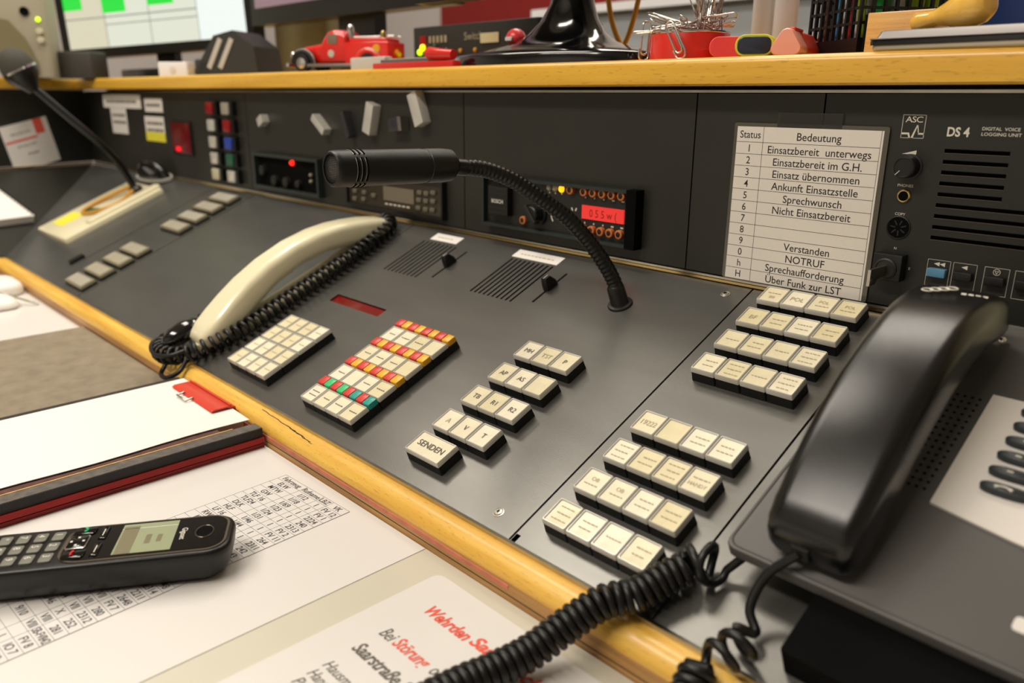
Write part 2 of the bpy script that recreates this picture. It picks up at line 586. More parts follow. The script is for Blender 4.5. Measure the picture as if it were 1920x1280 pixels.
struct('trim_2', MB().box(RX0, RX0 + 0.02, 0.15, 0.20, 0.0, 1.3), 'wood_low', 'brown wooden strip on the left wall')
for i, (lx, ly, sx, sy, pw) in enumerate(LAMPS):
    t = thing('ceiling_lamp', ['long ceiling lamp behind the shelf, nearest the back wall', 'long ceiling lamp above the left half of the console', 'long ceiling lamp over the room in front of the desk'][i], 'lamp', (lx, ly, CEIL))
    MB().rbox(0, 0, -0.05, 0, sx + 0.06, sy + 0.06, 0.01, 0).build('lamp_housing', 'lamp_white', t)
    area_lamp('lamp_tube', (lx, ly, CEIL - 0.056), sx, sy, pw, LAMP_COL)


# ------------------------------------------------------------------ helpers that need world coordinates
def wbuild(mb, name, mats, parent, smooth=None):
    """mesh given in world coordinates, stored relative to its parent (an unparented empty)"""
    T = (Matrix.Translation(parent.location) @ parent.rotation_euler.to_matrix().to_4x4()).inverted()
    mb.v = [tuple(T @ Vector(p)) for p in mb.v]
    return mb.build(name, mats, parent, smooth=smooth)


def spline(pts, n=12):
    P_ = [Vector(p) for p in pts]
    P_ = [P_[0] * 2 - P_[1]] + P_ + [P_[-1] * 2 - P_[-2]]
    out = []
    for i in range(1, len(P_) - 2):
        a, b, c, d = P_[i - 1:i + 3]
        for k in range(n):
            t = k / n
            out.append(0.5 * ((2 * b) + (c - a) * t + (2 * a - 5 * b + 4 * c - d) * t * t + (3 * b - a - 3 * c + d) * t ** 3))
    out.append(P_[-2])
    return out


def resample(pts, step):
    L = [0.0]
    for a, b in zip(pts, pts[1:]):
        L.append(L[-1] + (b - a).length)
    n = max(2, int(L[-1] / step))
    out, j = [], 0
    for i in range(n + 1):
        s = L[-1] * i / n
        while j < len(L) - 2 and L[j + 1] < s:
            j += 1
        t = (s - L[j]) / max(1e-9, L[j + 1] - L[j])
        out.append(pts[j].lerp(pts[j + 1], min(1, t)))
    return out, L[-1]


def helix(path, R, pitch, seg=18, phase=0.0, ease=True, up=(0, 0, 1)):
    """points of a coil wound round a path"""
    pts, L = resample(spline(path, 16), pitch / seg)
    out = []
    nrm = None
    for i, p in enumerate(pts):
        t = (pts[min(i + 1, len(pts) - 1)] - pts[max(i - 1, 0)]).normalized()
        if nrm is None:
            a = Vector(up)
            nrm = (a - t * a.dot(t)).normalized()
        nrm = (nrm - t * nrm.dot(t)).normalized()
        bi = t.cross(nrm)
        ang = phase + 2 * PI * i / seg
        r = R
        if ease:
            e = min(i, len(pts) - 1 - i) / seg
            r = R * min(1.0, 0.35 + e * 0.65)
        out.append(p + (nrm * math.cos(ang) + bi * math.sin(ang)) * r)
    return out


# ------------------------------------------------------------------ desk, nosing, console carcass
t = thing('desk', 'desk top with a pale beige writing pad below the console', 'desk', (-0.4, -0.35, FLOOR))
wbuild(MB().box(-1.75, 0.9, -0.78, -0.0188, -0.052, -0.0250), 'desk_top', 'wood_low', t)
wbuild(MB().rbox(-0.425, -0.395, -0.0250, -0.0240, 2.6, 0.752, 0.004, 0.0004), 'writing_pad', 'pad', t, 40)
for lx in (-1.65, 0.8):
    for ly in (-0.72, -0.10):
        wbuild(MB().rbox(lx, ly, FLOOR, -0.052, 0.05, 0.05, 0.006), 'leg', 'black', t, 40)

t = thing('wooden_nosing', 'worn yellow beech nosing strip along the front of the sloping console', 'edge strip', (-0.3, -0.010, -0.030))
NX0, NX1 = -1.262, 0.62
prof = [(-0.0012, -0.030), (-0.0012, -0.0012), (-0.0030, -0.0008), (-0.0080, -0.0016), (-0.0115, -0.0034), (-0.0145, -0.0064), (-0.0164, -0.0100), (-0.0170, -0.0128), (-0.0150, -0.030)]
wbuild(MB().loft([[(NX0, y, z) for y, z in prof], [(NX1, y, z) for y, z in prof]]), 'nosing_top', 'wood_nose', t, 35)
prof = [(-0.0170, -0.0130), (-0.0180, -0.0150), (-0.0186, -0.0190), (-0.0188, -0.030), (-0.0150, -0.030), (-0.0150, -0.0130)]
wbuild(MB().loft([[(NX0, y, z) for y, z in prof], [(NX1, y, z) for y, z in prof]]), 'lower_edge', 'wood_low', t, 35)
wbuild(MB().box(-0.40, 0.02, -0.0184, -0.0172, -0.0172, -0.0142), 'paint_line', 'pink', t)
wbuild(MB().tube([(NX0 + i * 0.02, -0.0187 + 0.00008 * math.sin(i * 1.3), -0.0196 - 0.0006 * math.sin(i * .21)) for i in range(int((NX1 - NX0) / 0.02))], 0.0003, 5), 'joint_crack', 'crack', t)
for (x0, x1, ya, yb) in ((-0.315, -0.225, -0.0064, -0.0098), (-0.268, -0.222, -0.0080, -0.0104)):
    pts = []
    for k in range(13):
        s = k / 12
        y = ya + (yb - ya) * s + 0.0004 * math.sin(k * 2.1)
        z = -0.0010 - 0.0006 * max(0, (-y - 0.005) / 0.003) - 0.0011 * max(0, (-y - 0.0085) / 0.002)
        pts.append((x0 + (x1 - x0) * s, y, z))
    wbuild(MB().tube(pts, 0.0004, 5), 'scratch', 'crack', t)
wbuild(MB().box(NX0, NX1, -0.0020, 0.0008, -0.010, 0.0018), 'metal_edge_trim', 'steel', t)

# ------------------------------------------------------------------ key caps
HOUSE_H = 0.0078


def cap_mesh(name, w_, d_, h=0.0040, rim=0.0012, mats=('cap', 'insert')):
    g = MB()
    r = 0.0009
    rings = []
    for ww, dd, z, rr in ((w_, d_, 0, r), (w_ - 0.0006, d_ - 0.0006, h * 0.8, r), (w_ - 0.0014, d_ - 0.0014, h, r),
                          (w_ - 2 * rim, d_ - 2 * rim, h, r), (w_ - 2 * rim - 0.0008, d_ - 2 * rim - 0.0008, h - 0.0009, r)):
        rings.append([(x, y, z) for x, y in rrect(ww, dd, rr, 2)])
    g.loft(rings, 0, cap1=False)
    inner = rings[-1]
    n = len(inner)
    g.add(inner + [(0, 0, h - 0.0013)], [(i, (i + 1) % n, n) for i in range(n)], 1)
    return g.mesh(name, mats, 40)


def housing_mesh(n, pitch, depth, h=HOUSE_H):
    g = MB()
    for k in range(n):
        g.rbox((k + 0.5) * pitch, depth / 2, 0, h, pitch - 0.0002, depth, 0.0006, 0.0005, n=1, taper=0.0004)
    return g.mesh('key_housing', 'black')


def legend(s, cw, cd, mi_faded, seed):
    """lettering printed on one key insert; '~' rows stand for print worn beyond reading"""
    g = MB()
    rows = s.split('\n')
    z = HOUSE_H + 0.0040 - 0.0009 + 0.0002
    rnd = random.Random(seed)
    n = len(rows)
    for i, rw in enumerate(rows):
        y = ((n - 1) / 2 - i) * cd * 0.24
        if rw.startswith('~'):
            x = -cw * rnd.uniform(0.2, 0.3)
            while x < cw * 0.24:
                L = rnd.uniform(0.0012, 0.0030)
                g.box(x, min(x + L, cw * 0.3), y - 0.0004, y + 0.0004, z - 0.0001, z)
                x += L + 0.0008
        elif rw.strip():
            size = cd * (0.30 if n == 1 else 0.21)
            wd = max(v[0] for v in text_mesh(rw)[0]) * size
            sx = min(0.95, cw * 0.66 / wd)
            g.text(rw, 0, y, z, size, sx=sx)
    return g


def key_rows(parent, u0, v0, pitch, depth, rows, cap, hm, dv, base, faded):
    """rows of keys in parent-local coordinates; parent sits at base=(u,v) on the panel plane"""
    for i, row in enumerate(rows):
        hr = put('key_row', hm, parent, (u0 - base[0], v0 - i * dv - base[1], 0))
        for k, s in enumerate(row):
            put('key_cap', cap, hr, ((k + 0.5) * pitch, depth / 2, HOUSE_H))
            if s:
                g = legend(s, pitch, depth, faded, i * 10 + k + int(abs(u0) * 1e4))
                if g.v:
                    g.build('legend', 'ink_grey' if ('~' in s or s in faded) else 'ink_mid', hr, ((k + 0.5) * pitch, depth / 2, 0))


def screw(parent, x, y, r=0.0032):
    g = MB()
    g.lathe([(r * 1.25, 0), (r * 1.25, 0.0003), (r, 0.0004), (r * 0.9, 0.0010), (r * 0.55, 0.0012), (0.0001, 0.0012)], 20)
    s = g.build('screw', 'steel', parent, (x, y, 0.0), smooth=40)
    h = MB()
    for a in (0, PI / 3, 2 * PI / 3):
        h.box(-r * 0.5, r * 0.5, -r * 0.1, r * 0.1, 0.00121, 0.0013, T=Matrix.Rotation(a, 4, 'Z'))
    h.build('screw_recess', 'deep', s)


def fader(parent, x, y, v0, v1, high=False):
    MB().box(-0.0011, 0.0011, v0 - y, v1 - y, 0.00005, 0.0003).build('fader_track', 'deep', parent, (x, y, 0))
    g = MB()
    rings = []
    for ww, dd, z, oy in ((0.0070, 0.0150, 0.0004, 0.001), (0.0072, 0.0135, 0.006, 0.0005), (0.0070, 0.0075, 0.0125, -0.0015), (0.0062, 0.0065, 0.0132, -0.0015)):
        rings.append([(a, b + oy, z) for a, b in rrect(ww, dd, 0.0012, 2)])
    g.loft(rings)
    k = g.build('fader_knob', 'black', parent, (x, y, 0), smooth=40)
    MB().box(-0.0003, 0.0003, -0.0046, 0.0016, 0.0132, 0.0134).build('pointer_line', 'white_print', k)


# ---- blank and left panels
TH = 0.003


def tray(parent, x0, x1, y0, y1, z=-0.0065):
    """dark sheet-metal tray behind a panel, seen only through the joints"""
    MB().box(x0 - 0.0009, x1 + 0.0009, y0 - 0.0004, y1 + 0.0015, z - 0.004, z).build('panel_tray', 'deep', parent)


b = (-0.668, 0.006)
t = thing('blank_panel', 'plain grey sloping panel under the cream telephone handset', 'console panel', PP(b[0], b[1]), PROT)
MB().box(-0.8735 - b[0], -0.4628 - b[0], 0.0015 - b[1], PV - 0.002 - b[1], -TH, 0).build('face_plate', 'panel', t)
tray(t, -0.8735 - b[0], -0.4628 - b[0], 0.0015 - b[1], PV - 0.002 - b[1])
g = MB().lathe([(0.0075, 0), (0.0075, 0.0008), (0.0060, 0.0012), (0.0050, 0.0012)], 24, cap1=False)
s = g.build('socket_ring', 'brass', t, (-0.4786 - b[0], 0.0240 - b[1], 0), smooth=40)
MB().lathe([(0.0052, 0.0003), (0.0052, 0.0007), (0.0001, 0.0007)], 20).build('socket_core', 'deep', s)

b = (-1.05, 0.006)
t = thing('key_panel', 'far left sloping grey panel with two groups of four flat grey keys', 'console panel', PP(b[0], b[1]), PROT)
MB().prism([(x - b[0], y - b[1]) for x, y in ((-1.262, 0.0015), (-0.8765, 0.0015), (-0.8765, PV - 0.002), (-1.652, PV - 0.002))], -TH, 0).build('face_plate', 'panel', t)
MB().box(-0.8762 - b[0], -0.8738 - b[0], 0.003 - b[1], PV - 0.004 - b[1], -0.002, 0.0010).build('joint_trim', 'steel', t)
MB().box(-1.02 - b[0], -1.018 - b[0], 0.06 - b[1], PV - 0.01 - b[1], 0.0001, 0.0004).build('joint_line', 'cl_frame', t)
flat = MB().rbox(0, 0, 0, 0.0065, 0.072, 0.0225, 0.0016, 0.0010, 1)
flat.rbox(0, 0, 0.0065, 0.0068, 0.064, 0.0165, 0.001, 0, 0)
flat = flat.mesh('flat_key', ['capgrey', 'olive_side'], 40)
sock = MB().rbox(0, 0, 0, 0.0035, 0.0745, 0.0245, 0.001, 0.0004).mesh('key_socket', 'black')
for (u, v) in ((-0.914, 0.0230), (-0.915, 0.0528), (-0.916, 0.0830), (-0.918, 0.1121), (-0.9186, 0.1823), (-0.920, 0.2126), (-0.923, 0.2434), (-0.925, 0.2735)):
    s = put('key_socket', sock, t, (u - b[0], v - b[1], 0))
    put('flat_key', flat, s, (0, 0, 0.0010))
MB().rbox(0, 0, 0, 0.006, 0.012, 0.024, 0.002, 0.0015).build('rocker_switch', 'black', t, (-1.029 - b[0], 0.055 - b[1], 0), smooth=40)

# ---- middle panel with speakers, faders and key fields
b = (-0.23, 0.006)
t = thing('control_panel', 'wide sloping grey panel with slotted speakers, faders and coloured key fields', 'console panel', PP(b[0], b[1]), PROT)
holes = []
for k in range(9):
    u = -0.4105 + k * 0.0071
    holes.append((u - b[0], u + 0.0024 - b[0], 0.2143 - b[1], 0.2785 - b[1], 0.004))
for k in range(10):
    u = -0.2640 + k * 0.00635
    holes.append((u - b[0], u + 0.0025 - b[0], 0.2155 - b[1], 0.2797 - b[1], 0.004))
for u, v0, v1 in ((-0.3300, 0.2209, 0.2741), (-0.1815, 0.2225, 0.2732)):
    holes.append((u - 0.0008 - b[0], u + 0.0008 - b[0], v0 - b[1], v1 - b[1], 0.004))
holes.append((-0.4222 - b[0], -0.3310 - b[0], 0.1442 - b[1], 0.1570 - b[1], 0.0035))
MB().plate_holes(-0.4608 - b[0], -0.0008 - b[0], 0.0015 - b[1], PV - 0.002 - b[1], -0.006, 0, holes).build('face_plate', ['panel_metal', 'deep'], t)
tray(t, -0.4608 - b[0], -0.0008 - b[0], 0.0015 - b[1], PV - 0.002 - b[1])
MB().box(-0.4218 - b[0], -0.3314 - b[0], 0.1446 - b[1], 0.1566 - b[1], -0.0034, -0.0014).build('red_display_window', 'red_win', t)
MB().box(-0.4626 - b[0], -0.4610 - b[0], 0.003 - b[1], PV - 0.004 - b[1], -0.004, 0.0007).build('joint_trim', 'steel', t)
fader(t, -0.3300 - b[0], 0.2475 - b[1], 0.2209 - b[1], 0.2741 - b[1])
fader(t, -0.1815 - b[0], 0.2480 - b[1], 0.2225 - b[1], 0.2732 - b[1])
for u0, u1, v0, v1 in ((-0.4048, -0.3580, 0.2830, 0.2965), (-0.2670, -0.2030, 0.2825, 0.2962)):
    s = MB().box(u0 - b[0], u1 - b[0], v0 - b[1], v1 - b[1], 0.0001, 0.0005).build('paper_label', 'paper', t)
    g = MB()
    x = u0 + 0.008
    rr = random.Random(int(u1 * -1e4))
    while x < u1 - 0.012:
        L = rr.uniform(0.002, 0.006)
        g.box(x - b[0], x + L - b[0], (v0 + v1) / 2 - 0.0012 - b[1], (v0 + v1) / 2 + 0.0006 - b[1], 0.0005, 0.0006)
        x += L + 0.0014
    g.build('faded_print', 'ink_grey', s)
screw(t, -0.0181 - b[0], 0.2908 - b[1])
screw(t, -0.0231 - b[0], 0.0154 - b[1])
CAP_C = cap_mesh('key_cap', 0.0197, 0.0218)
key_rows(t, -0.1274, 0.1417, 0.0201, 0.0223, [['MH', 'TST', 'P'], ['AP', 'AS', ''], ['TB', 'R1', 'R2'], ['A', 'V', 'T']],
         CAP_C, housing_mesh(3, 0.0201, 0.0223), 0.0314, b, {'TST', 'A'})
hr = put('key_row', housing_mesh(1, 0.0402, 0.0223), t, (-0.1274 - b[0], 0.0192 - b[1], 0))
put('key_cap', cap_mesh('wide_key_cap', 0.0398, 0.0219), hr, (0.0201, 0.01115, HOUSE_H))
MB().text('SENDEN', 0, 0.0005, HOUSE_H + 0.0033, 0.0078, bold=0.004).build('legend', 'ink_mid', hr, (0.0201, 0.01115, 0))
# plain 4 x 4 key field
CAP_F = cap_mesh('key_cap', 0.0190, 0.0201)
key_rows(t, -0.4225, 0.0170 + 3 * 0.0206, 0.0194, 0.0206, [['~', '~', '~', '~']] * 4, CAP_F, housing_mesh(4, 0.0194, 0.0206), 0.0206, b, set())
# coloured key field
CAP_G = cap_mesh('key_cap', 0.0198, 0.0200)
SM = MB()
SM.rbox(0, 0, 0, 0.0052, 0.0094, 0.0098, 0.0012, 0.0010, n=2)
small = {c: SM.mesh('small_key', c, 40) for c in ('red_key', 'yellow_key', 'green_key', 'teal_key')}
hmw = housing_mesh(4, 0.0201, 0.0310)
leg4 = [['~\n~', '~', '~', '~'], ['~', '', '~', '~'], ['~', '~', '~', ''], ['~', '~', '~', '']]
for i in range(4):
    hr = put('key_row', hmw, t, (-0.2784 - b[0], 0.0173 + i * 0.0310 - b[1], 0))
    for k in range(4):
        put('key_cap', CAP_G, hr, ((k + 0.5) * 0.0201, 0.0102, HOUSE_H))
        if leg4[i][k]:
            legend(leg4[i][k], 0.0198, 0.02, set(), i * 7 + k).build('legend', 'ink_mid', hr, ((k + 0.5) * 0.0201, 0.0102, 0))
    for k in range(8):
        c = 'red_key' if k % 2 == 0 else ('yellow_key' if i else ('green_key' if k < 4 else 'teal_key'))
        put('small_key', small[c], hr, ((k + 0.5) * 0.01005, 0.0257, HOUSE_H))

# ---- key panel beside the telephone
b = (0.055, 0.006)
t = thing('key_panel', 'narrow sloping grey panel with two blocks of sixteen cream keys', 'console panel', PP(b[0], b[1]), PROT)
MB().plate_holes(0.0008 - b[0], 0.1112 - b[0], 0.0015 - b[1], PV - 0.002 - b[1], -TH, 0, [(0.0012 - b[0], 0.0050 - b[0], 0.0020 - b[1], 0.0082 - b[1], 0.0025)]).build('face_plate', ['panel_metal', 'deep'], t)
tray(t, 0.0008 - b[0], 0.1112 - b[0], 0.0015 - b[1], PV - 0.002 - b[1])
CAP_A = cap_mesh('key_cap', 0.0196, 0.0209)
hm4 = housing_mesh(4, 0.0200, 0.0214)
key_rows(t, 0.0186, 0.2769, 0.0200, 0.0214, [['~\nBB', 'POL', 'POL\n~', 'POL\n~'], ['BF', '~\n~', '~\n~', '~\n~'], ['~', '~\n~', '~', '~\n~\n~'], ['~\n~', '~\n~\n~', '~', '~\n~\n~']],
         CAP_A, hm4, 0.0310, b, {'POL', 'BF', '~\nBB'})
key_rows(t, 0.0165, 0.1119, 0.0200, 0.0214, [['19222', '', '~\n~', '~\n~'], ['~\n~\n~', '~\n~', '~\n~\n~', '~\nHANDY'], ['OB\n~', 'OB\n~', '~\n~', '~\n~'], ['~\n~\n~', '~\n~', '~', '~\n~']],
         CAP_A, hm4, 0.0310, b, {'19222'})

b = (0.36, 0.006)
t = thing('support_panel', 'sloping grey panel that carries the black desk telephone', 'console panel', PP(b[0], b[1]), PROT)
MB().box(0.1128 - b[0], 0.62 - b[0], 0.0015 - b[1], PV - 0.002 - b[1], -TH, 0).build('face_plate', 'panel_metal', t)

# ------------------------------------------------------------------ upright panels
def upright(u0, u1, label, name='upright_panel', mats=('upright', 'deep'), holes=(), h0=0.0055, h1=0.1535):
    b_ = ((u0 + u1) / 2, h0)
    t_ = thing(name, label, 'console panel', UP(b_[0], b_[1], 0), UROT)
    g_ = MB()
    g_.plate_holes(u0 - b_[0], u1 - b_[0], 0, h1 - h0, -0.003, 0, [(a - b_[0], c - b_[0], d - b_[1], e - b_[1], f) for a, c, d, e, f in holes])
    g_.build('face_plate', list(mats), t_)
    tray(t_, u0 - b_[0], u1 - b_[0], 0, h1 - h0, -0.0045)
    return t_, b_


t1, b1 = upright(-1.6575, -0.8862, 'charcoal upright panel with red lens and two columns of small coloured keys')
t2, b2 = upright(-0.8848, -0.3680, 'charcoal upright panel holding two dark radios, dotted with magnets', holes=[(-0.853, -0.675, 0.0165, 0.0625, 0.0028)])
t3, b3 = upright(-0.3664, -0.0690, 'charcoal upright panel around the radio with the red display')
t4, b4 = upright(-0.0676, 0.0414, 'narrow plain charcoal upright panel behind the status list')
# trims of the upright
t = thing('upright_trim', 'thin steel rails along foot and top of the upright panels', 'metal trim', UP(-0.5, 0, 0), UROT)
MB().box(-1.15, 1.12, 0.0002, 0.0022, -0.002, 0.0022).build('foot_rail', 'brass', t)
MB().box(-1.15, 1.12, 0.0026, 0.0044, -0.002, 0.0010).build('upper_foot_rail', 'steel', t)
MB().box(-1.15, 1.12, 0.1540, 0.1560, -0.002, 0.0020).build('top_rail', 'steel', t)

# red lens module and key columns on the first upright
x, y = -1.140 - b1[0], 0.0755 - b1[1]
MB().rbox(x, y, 0, 0.003, 0.088, 0.058, 0.002, 0.0006).build('lens_frame', 'black', t1, smooth=40)
s = MB().rbox(x, y, 0.003, 0.0045, 0.078, 0.052, 0.002, 0.0006).build('red_lens', 'red_glow', t1, smooth=40)
MB().rbox(x - 0.012, y - 0.019, 0.0045, 0.0055, 0.020, 0.008, 0.002).build('lit_segment', 'red_lit', s)
MB().rbox(x + 0.022, y - 0.019, 0.0045, 0.0052, 0.018, 0.008, 0.002).build('lit_segment', 'red_glow', s)
cols = [('red_dk', 'capgrey'), ('cap', 'red_dk'), ('cap', 'blue_key'), ('cap', 'green_dk'), ('beige', 'cap')]
for i, h in enumerate((0.1290, 0.1020, 0.0750, 0.0490, 0.0230)):
    for j, u in enumerate((-1.000, -0.942)):
        m_ = cols[i][j]
        g = MB().rbox(0.003, 0, 0, 0.008, 0.036, 0.0215, 0.002, 0.001)
        hk = g.build('key_socket', 'black', t1, (u - b1[0] + 0.004, h - b1[1], 0.0005))
        MB().rbox(0, 0, 0.008, 0.0105, 0.026, 0.0185, 0.003, 0.001).build('small_key', m_, hk, smooth=40)


# ------------------------------------------------------------------ radios
def radio_frame(t_, u0, u1, h0, h1, out, wall=0.0035, m_='black'):
    g = MB()
    g.box(u0, u1, h1 - wall, h1, 0, out)
    g.box(u0, u1, h0, h0 + wall, 0, out)
    g.box(u0, u0 + wall, h0 + wall, h1 - wall, 0, out)
    g.box(u1 - wall, u1, h0 + wall, h1 - wall, 0, out)
    return g.build('case_frame', m_, t_)


M['radio_edge'] = mat('dark green black radio case', (36, 44, 42), 0.4)
M['radio_face'] = mat('radio face', (30, 29, 26), 0.5, noise=(60, 0.2))
b = (-0.2226, 0.0165)
t = thing('radio_unit', 'black radio with red display, orange ringed buttons and a lit amber lamp', 'radio', UP(b[0], b[1], 0.0002), UROT)


def RL(u, h):
    return (u - b[0], h - b[1])


radio_frame(t, *[-0.3265 - b[0], -0.1188 - b[0]], 0.0, 0.0530, 0.0105, 0.0030, 'radio_edge')
MB().box(-0.1290 - b[0], -0.1175 - b[0], -0.0005, 0.0535, 0, 0.0115).build('side_cheek', 'deep', t)
MB().box(-0.3235 - b[0], -0.129 - b[0], 0.003, 0.050, 0, 0.0045).build('face', 'radio_face', t)
x, y = RL(-0.2990, 0.0440)
s = MB().rbox(x, y, 0.0045, 0.0125, 0.030, 0.030, 0.001, 0.0006).build('plug_block', 'black', t)
for k in range(6):
    MB().box(x - 0.0148, x + 0.0148, y - 0.0125 + k * 0.005, y - 0.0118 + k * 0.005, 0.0125, 0.0128).build('ridge', 'radio_face', s)
MB().text('BOSCH', x, y, 0.0130, 0.0056, bold=0.02).build('lettering', 'white_print', s)
for u, m_ in ((-0.2308, 'lampgrey'), (-0.2228, 'lampgrey'), (-0.2142, 'amber')):
    x, y = RL(u, 0.0634)
    MB().lathe([(0.0033, 0.0045), (0.0033, 0.0055), (0.0026, 0.0068), (0.0012, 0.0074), (0.0001, 0.0075)], 16, T=Matrix.Translation((x, y, 0)) @ Matrix.Diagonal((1, 1.15, 1, 1))).build('lamp_lens', m_, t, smooth=50)
for u, h in [(-0.2007, 0.0636)] + [(-0.1832 + k * 0.0114, 0.0633) for k in range(5)] + [(-0.1836 + k * 0.0113, 0.0278) for k in range(5)] + [(-0.2654, 0.0271)]:
    x, y = RL(u, h)
    s = MB().lathe([(0.0042, 0.0045), (0.0042, 0.0085), (0.0034, 0.0090), (0.0026, 0.0090)], 18, T=Matrix.Translation((x, y, 0)), cap1=False).build('button_ring', 'orange', t, smooth=50)
    MB().lathe([(0.0028, 0.0045), (0.0028, 0.0086), (0.0020, 0.0092), (0.0001, 0.0093)], 14, T=Matrix.Translation((x, y, 0))).build('button', 'black', s, smooth=50)
x0, y0 = RL(-0.1862, 0.0376)
s = MB().box(x0, x0 + 0.0515, y0, y0 + 0.0130, 0.0045, 0.0060).build('red_display', 'lcd_red', t)
g = MB()
g.text('0 5 5 w (', x0 + 0.0265, y0 + 0.0062, 0.0061, 0.0105, sx=0.88)
g.build('display_digits', 'red_dk', s)
g = MB()
for k in range(5):
    for h, ch in ((0.0578, '?'), (0.0335, '?')):
        x, y = RL(-0.1832 + k * 0.0114, h)
        g.box(x - 0.0008 - (0.0008 if k > 2 else 0), x + 0.0008 + (0.0008 if k > 2 else 0), y - 0.0007, y + 0.0007, 0.0045, 0.0046)
for u in (-0.2308, -0.2228, -0.2142):
    x, y = RL(u, 0.0585)
    g.box(x - 0.0008, x + 0.0008, y - 0.0007, y + 0.0007, 0.0045, 0.0046)
for u, h, a in ((-0.2000, 0.045, 0.5), (-0.195, 0.045, -0.4), (-0.2275, 0.0345, 0.2), (-0.2262, 0.0315, 0.6)):
    x, y = RL(u, h)
    g.box(-0.0008, 0.0008, -0.0016, 0.0016, 0.0045, 0.0046, T=Matrix.Translation((x, y, 0)) @ Matrix.Rotation(a, 4, 'Z'))
o = g.build('printed_marks', 'white_print', t)
o['kind'] = 'stuff'
x, y = RL(-0.2450, 0.0360)
s = MB().lathe([(0.0115, 0.0045), (0.0115, 0.007), (0.0085, 0.0075), (0.0082, 0.017), (0.0070, 0.018), (0.0001, 0.018)], 24, T=Matrix.Translation((x, y, 0))).build('rotary_knob', 'black', t, smooth=40)
MB().rbox(0, 0, 0.012, 0.020, 0.005, 0.022, 0.001, 0.001, T=Matrix.Translation((x, y, 0)) @ Matrix.Rotation(0.7, 4, 'Z')).build('knob_grip', 'radio_face', s)

b = (-0.5, 0.0112)
t = thing('radio_unit', 'dark keypad radio half hidden behind the central microphone head', 'radio', UP(b[0], b[1], 0.0002), UROT)
radio_frame(t, -0.602 - b[0], -0.3985 - b[0], 0.0, 0.0440, 0.0075, 0.0030)
M['radio_shaded'] = mat('shaded black radio face', (14, 14, 13), 0.5)  # radio face darkened in colour for the microphone's shadow
M['shaded_btn'] = mat('shaded grey button', (104, 100, 84), 0.4)  # button grey lowered for the same microphone shadow
MB().box(-0.599 - b[0], -0.4015 - b[0], 0.003, 0.041, 0, 0.004).build('face', 'radio_shaded', t)
MB().box(-0.5185 - b[0], -0.4555 - b[0], 0.0245 - b[1], 0.0420 - b[1], 0.004, 0.0052).build('display', 'glass_dark', t)
M['dim_lcd'] = mat('dim brown display', (54, 46, 36), 0.25)
t.children[-1].data.materials[0] = M['dim_lcd']
g = MB()
for k in range(6):
    g.box(-0.517 + k * 0.009 - b[0], -0.511 + k * 0.009 - b[0], 0.0188 - b[1], 0.0208 - b[1], 0.004, 0.0042)
g.build('printed_line', 'white_print', t)
bt = MB().rbox(0, 0, 0.004, 0.0065, 0.0090, 0.0052, 0.0015, 0.0006, n=2).mesh('button', 'shaded_btn', 40)
for u, h in ((-0.5827, 0.040), (-0.5609, 0.040), (-0.5827, 0.0303), (-0.5609, 0.0303), (-0.5837, 0.0202), (-0.5632, 0.0212), (-0.540, 0.0280), (-0.4432, 0.0400), (-0.4304, 0.040), (-0.4175, 0.0420), (-0.4449, 0.0310), (-0.4315, 0.031), (-0.4181, 0.0319), (-0.4467, 0.0213), (-0.4324, 0.0211), (-0.4197, 0.0216)):
    put('button', bt, t, (u - b[0], h - b[1], 0))

b = (-0.764, 0.0128)
t = thing('radio_unit', 'dark radio with one glowing red lamp in the upright panel', 'radio', UP(b[0], b[1], 0.0002), UROT)
radio_frame(t, -0.858 - b[0], -0.668 - b[0], 0.0, 0.0530, 0.0095, 0.0045, 'radio_edge')
MB().box(-0.8535 - b[0], -0.6725 - b[0], 0.0045, 0.0485, 0, 0.0015).build('face', 'deep', t)
MB().ball((0, 0, 0), 0.0040, n=12, m=6).build('red_lamp', 'red_hot', t, (-0.748 - b[0], 0.0560 - b[1], 0.003), smooth=60)
for u, h, r in ((-0.8357, 0.0400, 0.008), (-0.800, 0.0270, 0.008), (-0.765, 0.0270, 0.008), (-0.730, 0.0270, 0.006)):
    MB().lathe([(r, 0.0015), (r * 0.95, 0.008), (r * 0.7, 0.009), (0.0001, 0.009)], 16).build('knob', 'radio_face', t, (u - b[0], h - b[1], 0), smooth=40)
for u, h in ((-0.6972, 0.0420), (-0.6979, 0.0332)):
    MB().ball((0, 0, 0), 0.003, n=10, m=6).build('small_lamp', 'lampgrey', t, (u - b[0], h - b[1], 0.003), smooth=60)

# ------------------------------------------------------------------ voice logging unit (right part of the upright)
SL = [0.1182, 0.1110, 0.1040, 0.0967, 0.0894, 0.0820, 0.0746, 0.0671, 0.0598]
holes = [(0.1290, 0.1683 if i < 5 else 0.2100, h - 0.0027, h, 0.0028) for i, h in enumerate(SL)]
tds, bds = upright(0.0428, 0.45, 'charcoal voice logging unit with speaker slots, knob, sockets and key switch', 'logging_unit', ('device', 'deep'), holes)


def DL(u, h):
    return (u - bds[0], h - bds[1])


